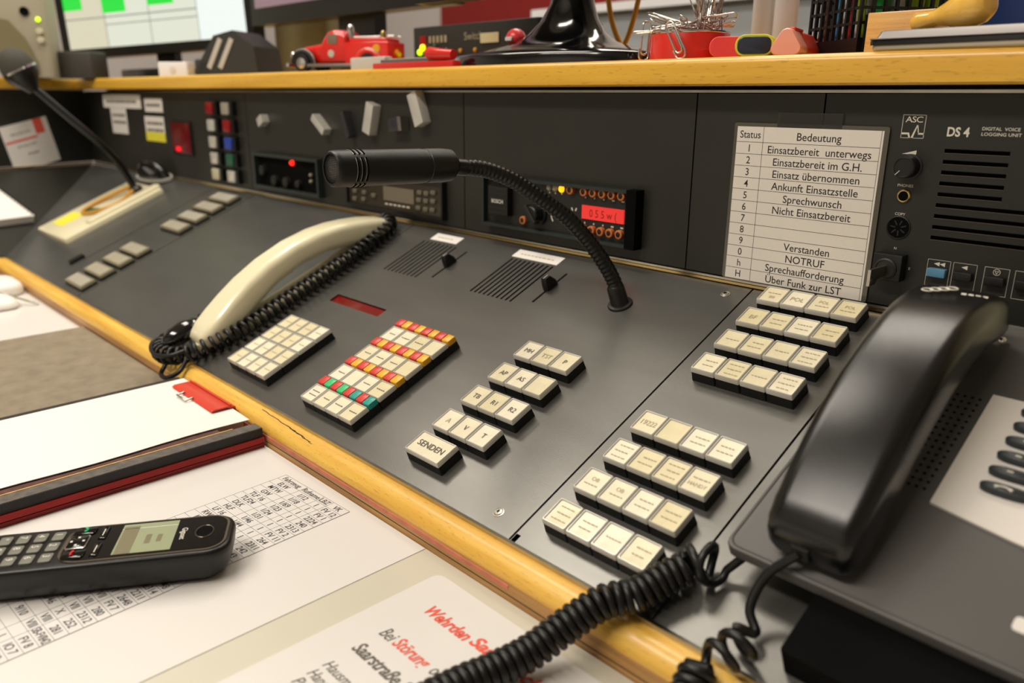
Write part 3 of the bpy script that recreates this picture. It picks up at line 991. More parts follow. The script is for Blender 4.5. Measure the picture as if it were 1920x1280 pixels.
g = MB()
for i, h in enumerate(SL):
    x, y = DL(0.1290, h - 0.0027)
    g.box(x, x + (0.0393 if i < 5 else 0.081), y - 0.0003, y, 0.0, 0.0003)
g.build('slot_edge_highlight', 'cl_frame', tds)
g = MB()
x0, y0 = DL(0.0991, 0.1242)
x1, y1 = DL(0.1143, 0.1397)
lw = 0.00028
for q in ((x0, x1, y0, y0 + lw), (x0, x1, y1 - lw, y1), (x0, x0 + lw, y0, y1), (x1 - lw, x1, y0, y1)):
    g.box(*q, 0, 0.0002)
g.text('ASC', (x0 + x1) / 2, y1 - 0.0030, 0.0002, 0.0056, sx=1.2, spacing=0.9)
w_ = x1 - x0
for pts in ([(0, .16), (0, .24), (.35, .24), (.43, 0.0), (.36, 0.0), (.30, .16)], [(.43, 0.0), (.66, .58), (.84, .16), (1, .16), (1, .24), (.80, .24), (.68, .58), (.64, .58), (.56, .40), (.52, .0)]):
    if len(pts) == 10:
        for tri in ([(.44, 0), (.53, 0), (.70, .60), (.66, .60)], [(.66, .60), (.70, .60), (.78, .20), (.74, .20)], [(.74, .17), (1, .17), (1, .24), (.74, .24)]):
            g.prism([(x0 + a * w_, y0 + c * w_) for a, c in tri], 0, 0.0002)
    else:
        g.prism([(x0 + a * w_, y0 + c * w_) for a, c in pts], 0, 0.0002)
g.build('logo', 'white_print', tds)
g = MB()
x, y = DL(0.1285, 0.1265)
g.text('DS 4', x, y, 0.0002, 0.0082, align='l', valign='b', bold=0.028, sx=0.86)
x, y = DL(0.1495, 0.1309)
g.text('DIGITAL  VOICE', x, y, 0.0002, 0.0029, align='l', valign='b', sx=1.06, bold=0.006)
x, y = DL(0.1495, 0.1275)
g.text('LOGGING UNIT', x, y, 0.0002, 0.0029, align='l', valign='b', sx=1.12, bold=0.006)
x, y = DL(0.1073, 0.0921)
g.text('PHONES', x, y, 0.0002, 0.0027, sx=1.05)
x, y = DL(0.1066, 0.0722)
g.text('COPY', x, y, 0.0002, 0.0027, sx=1.0)
x, y = DL(0.1068, 0.0478)
g.text('N', x, y, 0.0002, 0.0026)
x, y = DL(0.1184, 0.0347)
g.text('E', x, y, 0.0002, 0.0026)
g.prism([DL(0.1017, 0.1135), DL(0.1112, 0.1135), DL(0.1112, 0.1162)], 0, 0.0002)
o = g.build('lettering', 'white_print', tds)
o['kind'] = 'stuff'
x, y = DL(0.1080, 0.1050)
s = MB().lathe([(0.0088, 0), (0.0088, 0.001), (0.0076, 0.0013), (0.0074, 0.0105), (0.0066, 0.0112), (0.0062, 0.0112), (0.0058, 0.0108), (0.0001, 0.0108)], 32, T=Matrix.Translation((x, y, 0))).build('volume_knob', 'black', tds, smooth=40)
MB().box(-0.0002, 0.0002, -0.0070, -0.0030, 0.0109, 0.0114, T=Matrix.Translation((x, y, 0)) @ Matrix.Rotation(-0.75, 4, 'Z')).build('pointer_line', 'white_print', s)
x, y = DL(0.1073, 0.0849)
s = MB().lathe([(0.0046, 0), (0.0046, 0.0012), (0.0041, 0.0016), (0.0034, 0.0014), (0.0032, 0.0003)], 28, T=Matrix.Translation((x, y, 0)), cap1=False).build('headphone_jack', 'brass', tds, smooth=40)
MB().lathe([(0.0033, 0.0002), (0.0033, 0.0006), (0.0001, 0.0006)], 20, T=Matrix.Translation((x, y, 0))).build('jack_hole', 'deep', s)
x, y = DL(0.1068, 0.0625)
s = MB().lathe([(0.0084, 0), (0.0084, 0.0006), (0.0078, 0.0009), (0.0073, 0.0002)], 32, T=Matrix.Translation((x, y, 0)), cap1=False).build('din_socket', 'device', tds, smooth=40)
MB().lathe([(0.0074, 0.0001), (0.0074, 0.0003), (0.0001, 0.0003)], 28, T=Matrix.Translation((x, y, 0))).build('socket_face', 'deep', s)
g = MB()
for k in range(7):
    a = 2 * PI * k / 7 + 0.3
    g.box(0.0020, 0.0056, -0.0005, 0.0005, 0.0003, 0.0007, T=Matrix.Translation((x, y, 0)) @ Matrix.Rotation(a, 4, 'Z'))
g.build('contact_slots', 'black', s)
# key switch
x, y = DL(0.1062, 0.0350)
s = MB().rbox(x, y, 0, 0.010, 0.0200, 0.0190, 0.0008, 0.0006).build('key_switch', 'black', tds, smooth=40)
MB().lathe([(0.0078, 0.010), (0.0078, 0.0112), (0.0066, 0.0118), (0.0062, 0.0112), (0.0001, 0.0112)], 28, T=Matrix.Translation((x - 0.0005, y - 0.001, 0))).build('lock_barrel', 'device', s, smooth=40)
g = MB()
kp = [(-0.0060, 0.0110), (-0.0060, 0.024), (-0.0095, 0.0275), (-0.0095, 0.0375), (0.0020, 0.0375), (0.0020, 0.0265), (0.0015, 0.0110)]
TK = Matrix.Translation((x - 0.0005, y - 0.0005, 0)) @ Matrix.Rotation(math.radians(90), 4, 'Y').inverted() @ Matrix.Rotation(0, 4, 'X')
# key bow stands out of the lock: outline in (height, out), thin along u
vs = [(x - 0.0005 + sgn * 0.0010, y + a * 1.0, o_) for sgn in (-1, 1) for a, o_ in kp]
n = len(kp)
fs = [tuple(range(n)), tuple(reversed(range(n, 2 * n)))] + [(i, i + n, (i + 1) % n + n, (i + 1) % n) for i in range(n)]
g.add(vs, fs)
kk = g.build('key', 'steel', s)
MB().lathe([(0.0016, -0.0012), (0.0016, 0.0012)], 14, T=Matrix.Translation((x - 0.0005, y - 0.0062, 0.0345)) @ Matrix.Rotation(PI / 2, 4, 'Y')).build('key_hole', 'chrome', s)
# transport buttons
for i, (u, m_) in enumerate(((0.1299, 'btn_blue'), (0.1465, 'black'), (0.1659, 'black'), (0.1840, 'black'), (0.2010, 'black'))):
    x0, y0 = DL(u, 0.0250)
    w_ = 0.0149
    g = MB()
    for q in ((x0, x0 + w_, y0, y0 + 0.0002), (x0, x0 + w_, y0 + 0.0184, y0 + 0.0186), (x0, x0 + 0.0002, y0, y0 + 0.0186), (x0 + w_ - 0.0002, x0 + w_, y0, y0 + 0.0186)):
        g.box(*q, 0, 0.0002)
    if i == 0:
        for dx in (0.0042, 0.0078):
            g.prism([(x0 + dx, y0 + 0.0158), (x0 + dx + 0.0036, y0 + 0.0143), (x0 + dx + 0.0036, y0 + 0.0172)], 0, 0.0002)
    elif i == 1:
        g.prism([(x0 + 0.0052, y0 + 0.0158), (x0 + 0.0090, y0 + 0.0143), (x0 + 0.0090, y0 + 0.0172)], 0, 0.0002)
    elif i == 2:
        cx, cy = x0 + 0.0074, y0 + 0.0157
        for k in range(20):
            a0, a1 = 2 * PI * k / 20, 2 * PI * (k + 1) / 20
            g.prism([(cx + 0.0019 * math.cos(a0), cy + 0.0019 * math.sin(a0)), (cx + 0.0022 * math.cos(a0), cy + 0.0022 * math.sin(a0)), (cx + 0.0022 * math.cos(a1), cy + 0.0022 * math.sin(a1)), (cx + 0.0019 * math.cos(a1), cy + 0.0019 * math.sin(a1))], 0, 0.0002)
        for k in range(3):
            a0, a1 = PI / 6 + 2 * PI * k / 3, PI / 6 + 2 * PI * (k + 1) / 3
            g.prism([(cx + r * math.cos(a), cy + r * math.sin(a)) for r, a in ((0.0010, a0), (0.0015, a0), (0.0015, a1), (0.0010, a1))], 0, 0.0002)
    g.build('button_outline', 'white_print', tds)
    MB().rbox(x0 + 0.0074, y0 + 0.0100, 0, 0.0045, 0.0118, 0.0058, 0.0006, 0.0005).build('push_button', m_, tds, smooth=40)

# ------------------------------------------------------------------ status list
b = (-0.0302, 0.0048)
t = thing('status_sign', 'laminated white status list with black German text taped to the upright', 'sign', UP(b[0], b[1], 0.0014), UROT)
W, H = 0.1222, 0.1265
MB().rbox(W / 2, H / 2, -0.0003, 0.0002, W, H, 0.002).build('lamination_film', 'film', t)
px0, px1, py0, py1 = -0.0273 - b[0], 0.0885 - b[0], 0.0056 - b[1], 0.1284 - b[1]
sp = MB().box(px0, px1, py0, py1, 0.0002, 0.0004).build('paper_sheet', 'sign_paper', t)
rows = [('Status', 'Bedeutung'), ('1', 'Einsatzbereit  unterwegs'), ('2', 'Einsatzbereit im G.H.'), ('3', 'Einsatz übernommen'), ('4', 'Ankunft Einsatzstelle'), ('5', 'Sprechwunsch'), ('6', 'Nicht Einsatzbereit'), ('7', ''), ('8', ''), ('9', 'Verstanden'), ('0', 'NOTRUF'), ('h', 'Sprechaufforderung'), ('H', 'Über Funk zur LST')]
g = MB()
gt = MB()
hh = 0.0118
rh = (py1 - py0 - hh) / 12
xs = px0 + 0.0232
y = py1
g.box(xs - 0.00017, xs + 0.00017, py0, py1, 0.0004, 0.00045)
g.box(px1 - 0.0017, px1 - 0.0014, py0, py1, 0.0004, 0.00045)
for i, (a, c) in enumerate(rows):
    hgt = hh if i == 0 else rh
    y -= hgt
    if i < len(rows) - 1:
        g.box(px0, px1 - 0.0014, y - 0.00017, y + 0.00017, 0.0004, 0.00045)
    gt.text(a, px0 + 0.0118, y + hgt * 0.5, 0.00046, 0.0080, sx=0.95, bold=0.006)
    if c:
        gt.text(c, (xs + px1 - 0.002) / 2, y + hgt * 0.46, 0.00046, 0.0082, sx=1.00, bold=0.006)
g.build('table_rules', 'ink', sp)
o = gt.build('lettering', 'ink', sp)
o['kind'] = 'stuff'
MB().box(0.0066 - b[0], 0.0578 - b[0], 0.1285 - b[1], 0.1395 - b[1], 0.0003, 0.0005).build('adhesive_tape', 'tape', t)

# ------------------------------------------------------------------ magnets on the upright
mags = [(-0.821, 0.1134, 0.016, 0.013, 0.5, 'silver', 'small round-edged silver magnet, leftmost on the upright panel'),
        (-0.657, 0.1125, 0.034, 0.010, -0.62, 'silver', 'slim silver bar magnet slanting down to the right'),
        (-0.590, 0.1143, 0.034, 0.008, 1.95, 'dark_mag', 'thin dark grey bar magnet standing upright'),
        (-0.5366, 0.1229, 0.038, 0.016, 1.25, 'silver', 'silver bar magnet leaning to the right'),
        (-0.4802, 0.1174, 0.026, 0.016, 0.12, 'dark_mag', 'short dark block magnet with a bright end'),
        (-0.4399, 0.1358, 0.038, 0.017, 1.95, 'silver', 'large silver bar magnet, highest and rightmost on the upright panel')]
for u, h, L, wd, a, m_, lab in mags:
    g = MB()
    g.rbox(0, 0, 0, 0.012, L, wd, 0.001, 0.0008)
    if 'bright end' in lab:
        g.box(L / 2 - 0.006, L / 2 + 0.0003, -wd / 2 - 0.0002, wd / 2 + 0.0002, 0.0005, 0.0124, 1)
    o = g.build('magnet', [m_, 'chrome'], None, UP(u, h, 0.0002), None, 40)
    o.rotation_euler = (Matrix.Rotation(PI / 2, 3, 'X') @ Matrix.Rotation(a, 3, 'Z')).to_euler()
    tag(o, lab, 'magnet', 'magnets on the upright panel')

# ------------------------------------------------------------------ stickers on the upright
def sticker(u0, u1, h0, h1, label, m_='paper', band=None):
    t_ = thing('paper_sticker', label, 'sticker', UP((u0 + u1) / 2, (h0 + h1) / 2, 0.0002), UROT, 'paper stickers on the far upright panel')
    w2, h2 = (u1 - u0) / 2, (h1 - h0) / 2
    MB().box(-w2, w2, -h2, h2, 0, 0.0004).build('sticker_sheet', m_, t_)
    g_ = MB()
    rr = random.Random(int(u0 * -1e4))
    vert = h2 > w2 * 0.55 and not band
    for k in range(1 if h2 < 0.013 else 2):
        y_ = (0.0 if h2 < 0.013 else h2 * (0.45 - 0.55 * k))
        x_ = -w2 * 0.8
        while x_ < w2 * 0.7:
            L_ = rr.uniform(0.004, 0.014)
            g_.box(x_, min(x_ + L_, w2 * 0.85), y_ - 0.003, y_ + 0.003, 0.0004, 0.0005)
            x_ += L_ + 0.003
    g_.build('faded_print', 'ink_mid', t_)
    if band:
        MB().box(-w2, w2, -h2, -h2 * 0.25, 0.0004, 0.0006).build('colour_band', band, t_)


sticker(-1.535, -1.322, 0.1230, 0.1487, 'wide white paper strip, leftmost and highest on the far upright panel')
sticker(-1.498, -1.408, 0.0725, 0.1225, 'tall white paper slip hanging below the wide paper strip')
sticker(-1.303, -1.216, 0.1182, 0.1430, 'small white sticker above the white and yellow one')
sticker(-1.312, -1.218, 0.0644, 0.1100, 'white sticker with a bright yellow lower band', band='yellow_st')

# ------------------------------------------------------------------ left wing of the console (turns towards the room)
WK = Vector((-1.6570, YU, ZU))
WA = math.radians(108)
WX = Vector((math.cos(WA), math.sin(WA), 0))
WN = Vector((math.sin(WA), -math.cos(WA), 0))


def WU(a, h, out=0.0):
    """point on the wing upright: a metres along it (negative is towards the viewer)"""
    return tuple(WK + WX * a + WN * out + Vector((0, 0, h)))


WS = Vector((WN.x * CA, WN.y * CA, -SA))
WUPN = WX.cross(WS)
WUPN = (WUPN if WUPN.z > 0 else -WUPN).normalized()


def WP(a, s_, h=0.0):
    return tuple(WK + WX * a + WS * s_ + WUPN * h)


WROT = (Matrix.Rotation(WA, 3, 'Z') @ Matrix.Rotation(PI / 2, 3, 'X')).to_euler()
t = thing('wing_upright_panel', 'charcoal upright panel of the short left console wing', 'console panel', WU(-0.35, 0.0055), WROT)
MB().box(-0.40, 0.3505, 0, 0.1530, -0.003, 0).build('face_plate', 'upright', t)
MB().box(-0.40, 0.346, -0.0052, -0.0010, -0.002, 0.004).build('foot_rail', 'brass', t)
t = thing('wing_sloping_panel', 'dark sloping panel of the short left console wing', 'console panel', WP(-0.35, 0.15))
g = MB()
crease = [(-0.0035, 0.001), (-0.75, 0.001), (-0.75, PV - 0.001), (-0.372, PV - 0.001)]
top = [WP(a, s_, 0) for a, s_ in crease]
bot = [WP(a, s_, -TH) for a, s_ in crease]
g.loft([bot, top])
wbuild(g, 'face_plate', 'upright', t)
t = thing('wing_nosing', 'yellow beech nosing of the short left console wing', 'edge strip', WP(-0.56, PV + 0.01, -0.02))
g = MB()
for s0, s1, h0, h1 in ((PV + 0.0005, PV + 0.017, -0.012, -0.0015),):
    g.loft([[WP(a, s_, h) for s_, h in ((s0, h0), (s1, h0), (s1, h1 - 0.004), (s1 - 0.005, h1), (s0, h1))] for a in (-0.75, -0.392)])
wbuild(g, 'nosing_top', 'wood_nose', t, 35)

# ------------------------------------------------------------------ shelf
SD = 0.52
t = thing('shelf', 'long yellow beech shelf on top of the main console', 'shelf', (-0.4, SHELF_F + SD / 2, SHELF_B))
g = MB()
prof = [(0.0, SHELF_B + 0.0015), (0.0015, SHELF_B), (SD, SHELF_B), (SD, SHELF_T), (0.005, SHELF_T), (0.0025, SHELF_T - 0.0008), (0.0008, SHELF_T - 0.0026), (0.0, SHELF_T - 0.005)]
xl0, xl1 = -1.672, 0.70


def mitre(y):
    return xl0 - 0.0 + (-0.70) * 0 - y * 0.726


g.loft([[(mitre(y) + 0.0, SHELF_F + y, z) for y, z in prof], [(xl1, SHELF_F + y, z) for y, z in prof]])
wbuild(g, 'shelf_board', 'wood', t, 35)
t = thing('wing_shelf', 'yellow beech shelf on top of the short left console wing', 'shelf', WU(-0.35, 0.159, -0.2))
g = MB()
prof2 = [(0.020 - y, z - ZU) for y, z in prof]
g.loft([[WU(-0.80, z, o_) for o_, z in prof2], [WU(-0.001 + (0.020 - o_) * 0.726 - 0.0145, z, o_) for o_, z in prof2]])
g.f = [tuple(reversed(f)) for f in g.f]
wbuild(g, 'shelf_board', 'wood', t, 35)
# carcass below the shelf
t = thing('console_back', 'grey rear body of the console under the shelf', 'console', (-0.4, YU + 0.25, FLOOR))
wbuild(MB().box(-1.60, 0.62, YU + 0.03, YU + 0.45, FLOOR, SHELF_B), 'body', 'upright', t)

# ------------------------------------------------------------------ central gooseneck microphone
base = Vector(PP(-0.0964, 0.2474))
pn = Vector((0, -SA, CA))
t = thing('gooseneck_microphone', 'large black gooseneck microphone rising from the control panel, pointing left', 'microphone', base, PROT)
MB().lathe([(0.0112, 0), (0.0112, 0.0010), (0.0106, 0.0018), (0.0080, 0.0022)], 32).build('base_flange', 'mic_black', t, smooth=40)
cdir = (Vector((-0.1026, 0.2239, 0.1191)) - base).normalized()
wbuild(MB().lathe([(0.0080, -0.002), (0.0078, 0.012), (0.0076, 0.0165), (0.0070, 0.0172)], 28, T=Matrix.Translation(base) @ cdir.to_track_quat('Z', 'Y').to_matrix().to_4x4(), cap1=False), 'base_collar', 'mic_black', t, 40)
npts = [tuple(base + cdir * 0.004), (-0.0995, 0.225, 0.1109), (-0.1026, 0.2239, 0.1191), (-0.1089, 0.2199, 0.1318), (-0.1187, 0.2127, 0.1486), (-0.1277, 0.2049, 0.1622), (-0.1361, 0.1967, 0.1735), (-0.1505, 0.1785, 0.1899), (-0.1641, 0.1601, 0.2043), (-0.1754, 0.1403, 0.2129), (-0.1825, 0.1176, 0.2158), (-0.1852, 0.1090, 0.2182)]
pts, L = resample(spline(npts, 20), 0.0010)
rs = []
for i in range(len(pts)):
    f = i / (len(pts) - 1)
    k = i % 4
    r = 0.0069 if f < 0.90 else 0.0066
    rs.append(r * (1.0 if k in (1, 2) else 0.93) if 0.06 < f < 0.93 else r)
wbuild(MB().tube(pts, rs, 20), 'gooseneck', 'neck', t, 30)
hA, hB = Vector((-0.1848, 0.1125, 0.2175)), Vector((-0.1892, 0.0027, 0.2200))
ax = (hB - hA).normalized()
qr = ax.to_track_quat('Z', 'Y').to_matrix().to_4x4()
TH_ = Matrix.Translation(hA) @ qr
HL = (hB - hA).length
R0 = 0.0134
g = MB().lathe([(0.0080, -0.002), (0.0092, 0.0), (0.0126, 0.003), (R0, 0.012), (R0, 0.027), (R0 * 0.965, 0.0275), (R0 * 0.965, 0.0305), (R0, 0.031), (R0, HL - 0.004), (R0 * 0.975, HL - 0.0015), (R0 * 0.90, HL), (R0 * 0.80, HL), (R0 * 0.78, HL - 0.002)], 40, T=TH_, cap1=False)
hd = wbuild(g, 'mic_head', 'mic_black', t, 35)
g = MB().lathe([(R0 * 0.80, HL - 0.0019), (R0 * 0.5, HL - 0.0008), (R0 * 0.2, HL - 0.0003), (0.0001, HL - 0.0002)], 32, T=TH_, cap0=False)
gr = wbuild(g, 'mic_grille', 'mesh', t, 60)
g = MB()
for k in range(-9, 10):
    c = k * 0.00125
    hw = math.sqrt(max(0, (R0 * 0.77) ** 2 - c * c))
    for sw in (0, 1):
        prev = None
        seg = []
        for q in range(7):
            a = -hw + 2 * hw * q / 6
            rr = math.hypot(a, c)
            z = HL - 0.0002 - 0.0014 * (rr / (R0 * 0.8)) ** 2
            seg.append(TH_ @ (Vector((a, c, z)) if sw else Vector((c, a, z))))
        if hw > 0.001:
            g.tube(seg, 0.00028, 4)
o = wbuild(g, 'grille_wires', 'black', t)
o['kind'] = 'stuff'
g = MB()
for k in range(3):
    z = HL - 0.0155 - k * 0.0038
    for a0 in range(4):
        aa = [math.radians(-38 + a0 * 90 + j * 76 / 8) for j in range(9)]
        sl = MB().tube([TH_ @ Vector((R0 * 1.002 * math.cos(a), R0 * 1.002 * math.sin(a), z)) for a in aa], 0.0009, 6)
        wbuild(sl, 'vent_slot', 'deep', t)
        sl = MB().tube([TH_ @ Vector((R0 * 1.004 * math.cos(a), R0 * 1.004 * math.sin(a), z + 0.0010)) for a in aa], 0.00018, 4)
        wbuild(sl, 'vent_slot_edge', 'mesh', t)

# ------------------------------------------------------------------ cream handset with coiled cord
b = (-0.488, 0.15)
t = thing('cradle', 'low cream cradle under the cream telephone handset', 'cradle', PP(b[0], b[1], 0.0), PROT)
MB().rbox(0.004, 0.0, 0.0002, 0.010, 0.034, 0.19, 0.010, 0.004).build('cradle_body', 'beige', t, smooth=40)
MB().rbox(0.004, -0.098, 0.0002, 0.018, 0.026, 0.014, 0.004, 0.003).build('cradle_prong', 'beige', t, smooth=40)
MB().rbox(0.004, 0.090, 0.0002, 0.020, 0.026, 0.014, 0.004, 0.003).build('cradle_prong', 'beige', t, smooth=40)
t = thing('telephone_handset', 'cream telephone handset lying on the blank grey panel', 'handset', PP(b[0], b[1], 0.012), PROT)
V_ = [.016, .020, .030, .045, .065, .089, .12, .157, .19, .215, .236, .256, .270, .279, .283]
T_ = [.020, .024, .029, .0345, .0415, .0485, .054, .0560, .053, .0475, .0405, .0325, .0255, .0205, .0170]
B_ = [.010, .007, .0055, .0055, .009, .0185, .027, .0300, .0265, .019, .0115, .0065, .0055, .0065, .0095]
Wd = [.028, .036, .042, .044, .043, .041, .040, .0395, .040, .041, .043, .044, .042, .037, .028]
rings = []
for v, zt, zb, wd in zip(V_, T_, B_, Wd):
    h = zt - zb
    rings.append([(x_, v - b[1], (zt + zb) / 2 + y_ - 0.012) for x_, y_ in rrect(wd, h, min(h * 0.40, 0.0085), 4)])
MB().loft(rings).build('handset_body', 'cream', t, smooth=50)
MB().rbox(0.002, 0.018 - b[1] - 0.003, -0.004, 0.002, 0.010, 0.008, 0.002, 0.001).build('cord_boot', 'cream', t, smooth=40)
t = thing('coiled_cord', 'black coiled cord running beside the cream handset and looping over the nosing', 'cord', PP(-0.47, 0.12, 0.0))
path = [PP(-0.524, 0.070, 0.0115), PP(-0.536, 0.030, 0.0115), PP(-0.540, 0.006, 0.012), PP(-0.527, -0.010, 0.014), PP(-0.505, -0.014, 0.015), PP(-0.484, -0.004, 0.0135), PP(-0.4675, 0.0250, 0.0115), PP(-0.4590, 0.060, 0.0110), PP(-0.4585, 0.1654, 0.0110), PP(-0.4620, 0.2428, 0.0110), PP(-0.4740, 0.2790, 0.0125), PP(-0.5000, 0.2880, 0.0130)]
wbuild(MB().tube(helix(path, 0.0082, 0.0088, 16), 0.0022, 7), 'coil', 'cord', t, 60)
wbuild(MB().tube(spline([PP(-0.548, 0.012, 0.014), PP(-0.538, -0.012, 0.020), PP(-0.510, -0.022, 0.020), PP(-0.486, -0.016, 0.020), PP(-0.476, 0.0, 0.019)], 8), 0.0024, 8), 'straight_loop', 'cord', t, 60)
wbuild(MB().tube(spline([PP(-0.505, -0.018, 0.006), PP(-0.494, -0.030, 0.004), PP(-0.478, -0.030, 0.004), PP(-0.470, -0.018, 0.006), PP(-0.474, -0.006, 0.010)], 8), 0.0024, 8), 'straight_loop', 'cord', t, 60)
g = MB().ball((0, 0, 0), 1, n=20, m=12, sc_=(0.013, 0.024, 0.011))
o = g.build('handset_plug', 'gloss_black', None, PP(-0.512, 0.014, 0.0225), PROT, 60)
tag(o, 'glossy black oval plug at the lower end of the cream handset', 'plug')

# ------------------------------------------------------------------ black desk telephone
b = (0.132, 0.048)
t = thing('desk_telephone', 'black desk telephone standing on the right end of the console', 'telephone', PP(b[0], b[1], 0.0), PROT)
PW, PD = 0.33, 0.236
MB().rbox(PW / 2 + 0.026, 0.094, 0.0004, 0.0182, PW - 0.05, 0.26, 0.0015, 0).build('plinth_with_shadow', 'deep', t, smooth=40)  # phone foot; its black front overhang is added as the phone's shadow
MB().rbox(PW / 2, PD / 2, 0.0185, 0.0265, PW, PD, 0.006, 0.0012, chb=0.001).build('shell', 'phone_plate', t, smooth=40)
g = MB()
fr = rrect(PW - 0.004, PD - 0.004, 0.006, 4)
g.tube([Vector((x_ + PW / 2, y_ + PD / 2, 0.0262)) for x_, y_ in fr + fr[:2]], 0.0007, 6)
g.build('shell_rim', 'phone_plate', t, smooth=60)
# light face with curved front
fo = [(0.0755, 0.1655), (0.0765, 0.0735)] + [(0.0765 + k * 0.02, 0.0735 - 0.012 * math.sin(min(1, k / 5) * PI / 2)) for k in range(1, 10)] + [(0.2565, 0.1655)]
fo = list(reversed(fo))
MB().prism(fo, 0.0264, 0.0280).build('light_face', 'phone_light', t)
ov = MB()
ring = lambda w2, d2, z: [(w2 * math.copysign(abs(math.cos(a)) ** 0.75, math.cos(a)), d2 * math.copysign(abs(math.sin(a)) ** 0.75, math.sin(a)), z) for a in [2 * PI * k / 20 for k in range(20)]]
ov.loft([ring(0.0120, 0.0038, 0), ring(0.0120, 0.0038, 0.0025), ring(0.0105, 0.0028, 0.0036)])
ovm = ov.mesh('phone_key', 'navy_key', 40)
for r_ in range(6):
    for c_ in range(4):
        k = put('phone_key', ovm, t, (0.1045 + c_ * 0.032, 0.0945 + r_ * 0.0122, 0.0280))
        if r_ == 0 and c_ == 0:
            g = MB().tube([Vector((-0.005 + 0.001 * j, 0.0016 * math.sin(PI * j / 8) - 0.001, 0.0038)) for j in range(9)], [0.0009, 0.0009, .0005, .0005, .0005, .0005, .0005, .0009, 0.0009], 6)
            g.build('receiver_mark', 'white_print', k)
        else:
            MB().rbox(-0.002, 0, 0.0036, 0.0038, 0.003, 0.0012, 0.0004).build('key_mark', 'lampgrey', k)
g = MB()
for r_ in range(16):
    for c_ in range(4):
        g.lathe([(0.0009, 0.0266), (0.0009, 0.02675)], 8, T=Matrix.Translation((0.0585 + c_ * 0.0040, 0.082 + r_ * 0.0052, 0)))
o = g.build('speaker_holes', 'deep', t)
o['kind'] = 'stuff'
MB().rbox(0.1360, 0.0240, 0.0262, 0.0272, 0.012, 0.008, 0.002, 0.0004).build('name_plate', 'phone_light', t)
MB().lathe([(0.0026, 0.0262), (0.0026, 0.030), (0.0012, 0.0315), (0.0001, 0.0316)], 14).build('hook_pin', 'chrome', t, (0.0640, 0.215, 0), smooth=50)

b = (0.177, 0.15)
t = thing('telephone_handset', 'black telephone handset resting on the desk telephone', 'handset', PP(b[0], b[1], 0.0272), PROT)
V_ = [.0540, .0560, .0610, .0700, .0840, .102, .12, .145, .170, .192, .212, .230, .245, .256, .2625, .265]
T_ = [.046, .0515, .0570, .0610, .0665, .0730, .0785, .0835, .0865, .0870, .0850, .0805, .0740, .0665, .0595, .054]
B_ = [.033, .0305, .0288, .0285, .0320, .0390, .0455, .0510, .0545, .0550, .0525, .0470, .0405, .0360, .0355, .0385]
Wd = [.036, .043, .046, .0475, .0485, .049, .0495, .050, .0500, .0505, .051, .051, .0505, .048, .044, .036]
rings = []
for v, zt, zb, wd in zip(V_, T_, B_, Wd):
    h = zt - zb
    rings.append([(x_ + 0.0, v - b[1], (zt + zb) / 2 + y_ - 0.0272) for x_, y_ in rrect(wd, h, min(h * 0.34, 0.0095), 5)])
hs = MB().loft(rings).build('handset_body', 'hs_black', t, smooth=55)
MB().rbox(-0.003, 0.0535 - b[1], 0.0065, 0.0150, 0.009, 0.002, 0.001, 0).build('cord_socket', 'device', t)
g = MB()
for k in range(4):
    cx, cy = -0.010 + k * 0.0036, 0.226 - b[1] + k * 0.0022
    z = 0.0560 - k * 0.0005
    ring_ = [Vector((cx + 0.0030 * math.cos(2 * PI * j / 14), cy + 0.0024 * math.sin(2 * PI * j / 14), 0.0563 - 0.0004 * k - 0.30 * (0.0024 * math.sin(2 * PI * j / 14)))) for j in range(15)]
    MB().tube(ring_, 0.0004, 5).build('emblem_ring', 'white_print', t)
for k in range(4):
    cx, cy = 0.0055 + k * 0.0035, 0.2330 - b[1] + k * 0.0006
    MB().box(cx, cx + 0.0026, cy - 0.001, cy + 0.001, 0.0515, 0.0522, T=Matrix.Translation((0, 0, -0.0004 * k))).build('emblem_stroke', 'white_print', t)

# one cord: phone base -> loose loops -> tight coil over the nosing -> off across the desk -> back up to the handset
t = thing('coiled_cord', 'thick black coiled cord crossing the nosing in front of the desk telephone', 'cord', (0.08, -0.06, -0.024))
tight = [PP(0.1175, 0.0340, 0.0130), PP(0.1100, 0.0215, 0.0125), PP(0.1022, 0.0035, 0.0125), (0.0925, -0.0150, 0.0105), (0.0835, -0.0330, 0.0010), (0.0770, -0.0540, -0.0085), (0.0708, -0.0760, -0.0125), (0.0660, -0.0962, -0.0130), (0.0640, -0.125, -0.0130), (0.075, -0.160, -0.0130), (0.105, -0.178, -0.0130), (0.140, -0.160, -0.0130), (0.158, -0.115, -0.0125), (0.1600, -0.070, -0.0125), (0.1580, -0.0400, -0.0050), (0.1560, -0.0200, 0.0085)]
loose = [PP(0.1310, 0.0400, 0.0150), PP(0.1240, 0.0405, 0.0140), PP(0.1175, 0.0350, 0.0130)]
pts = [Vector(PP(0.1420, 0.0560, 0.0165)), Vector(PP(0.1370, 0.0500, 0.0120)), Vector(PP(0.1330, 0.0455, 0.0080))]
pts += helix(loose, 0.0098, 0.0080, 24, ease=False, phase=2.6)
pts += helix(tight, 0.0074, 0.0050, 18, ease=False, phase=0.5)
end = [(0.1560, -0.0170, 0.0120), PP(0.1600, -0.0060, 0.0150), PP(0.1640, 0.0060, 0.0140), PP(0.1655, 0.0130, 0.0130)]
pts += helix(end, 0.0078, 0.0105, 20, ease=False, phase=1.5)
tail = spline([pts[-1], PP(0.1655, 0.0190, 0.0090), PP(0.1585, 0.0270, 0.0150), PP(0.1610, 0.0420, 0.0260), PP(0.1735, 0.0530, 0.0380)], 8)
pts += tail[1:]
wbuild(MB().tube(pts, 0.0025, 8), 'cord_wire', 'cord', t, 60)

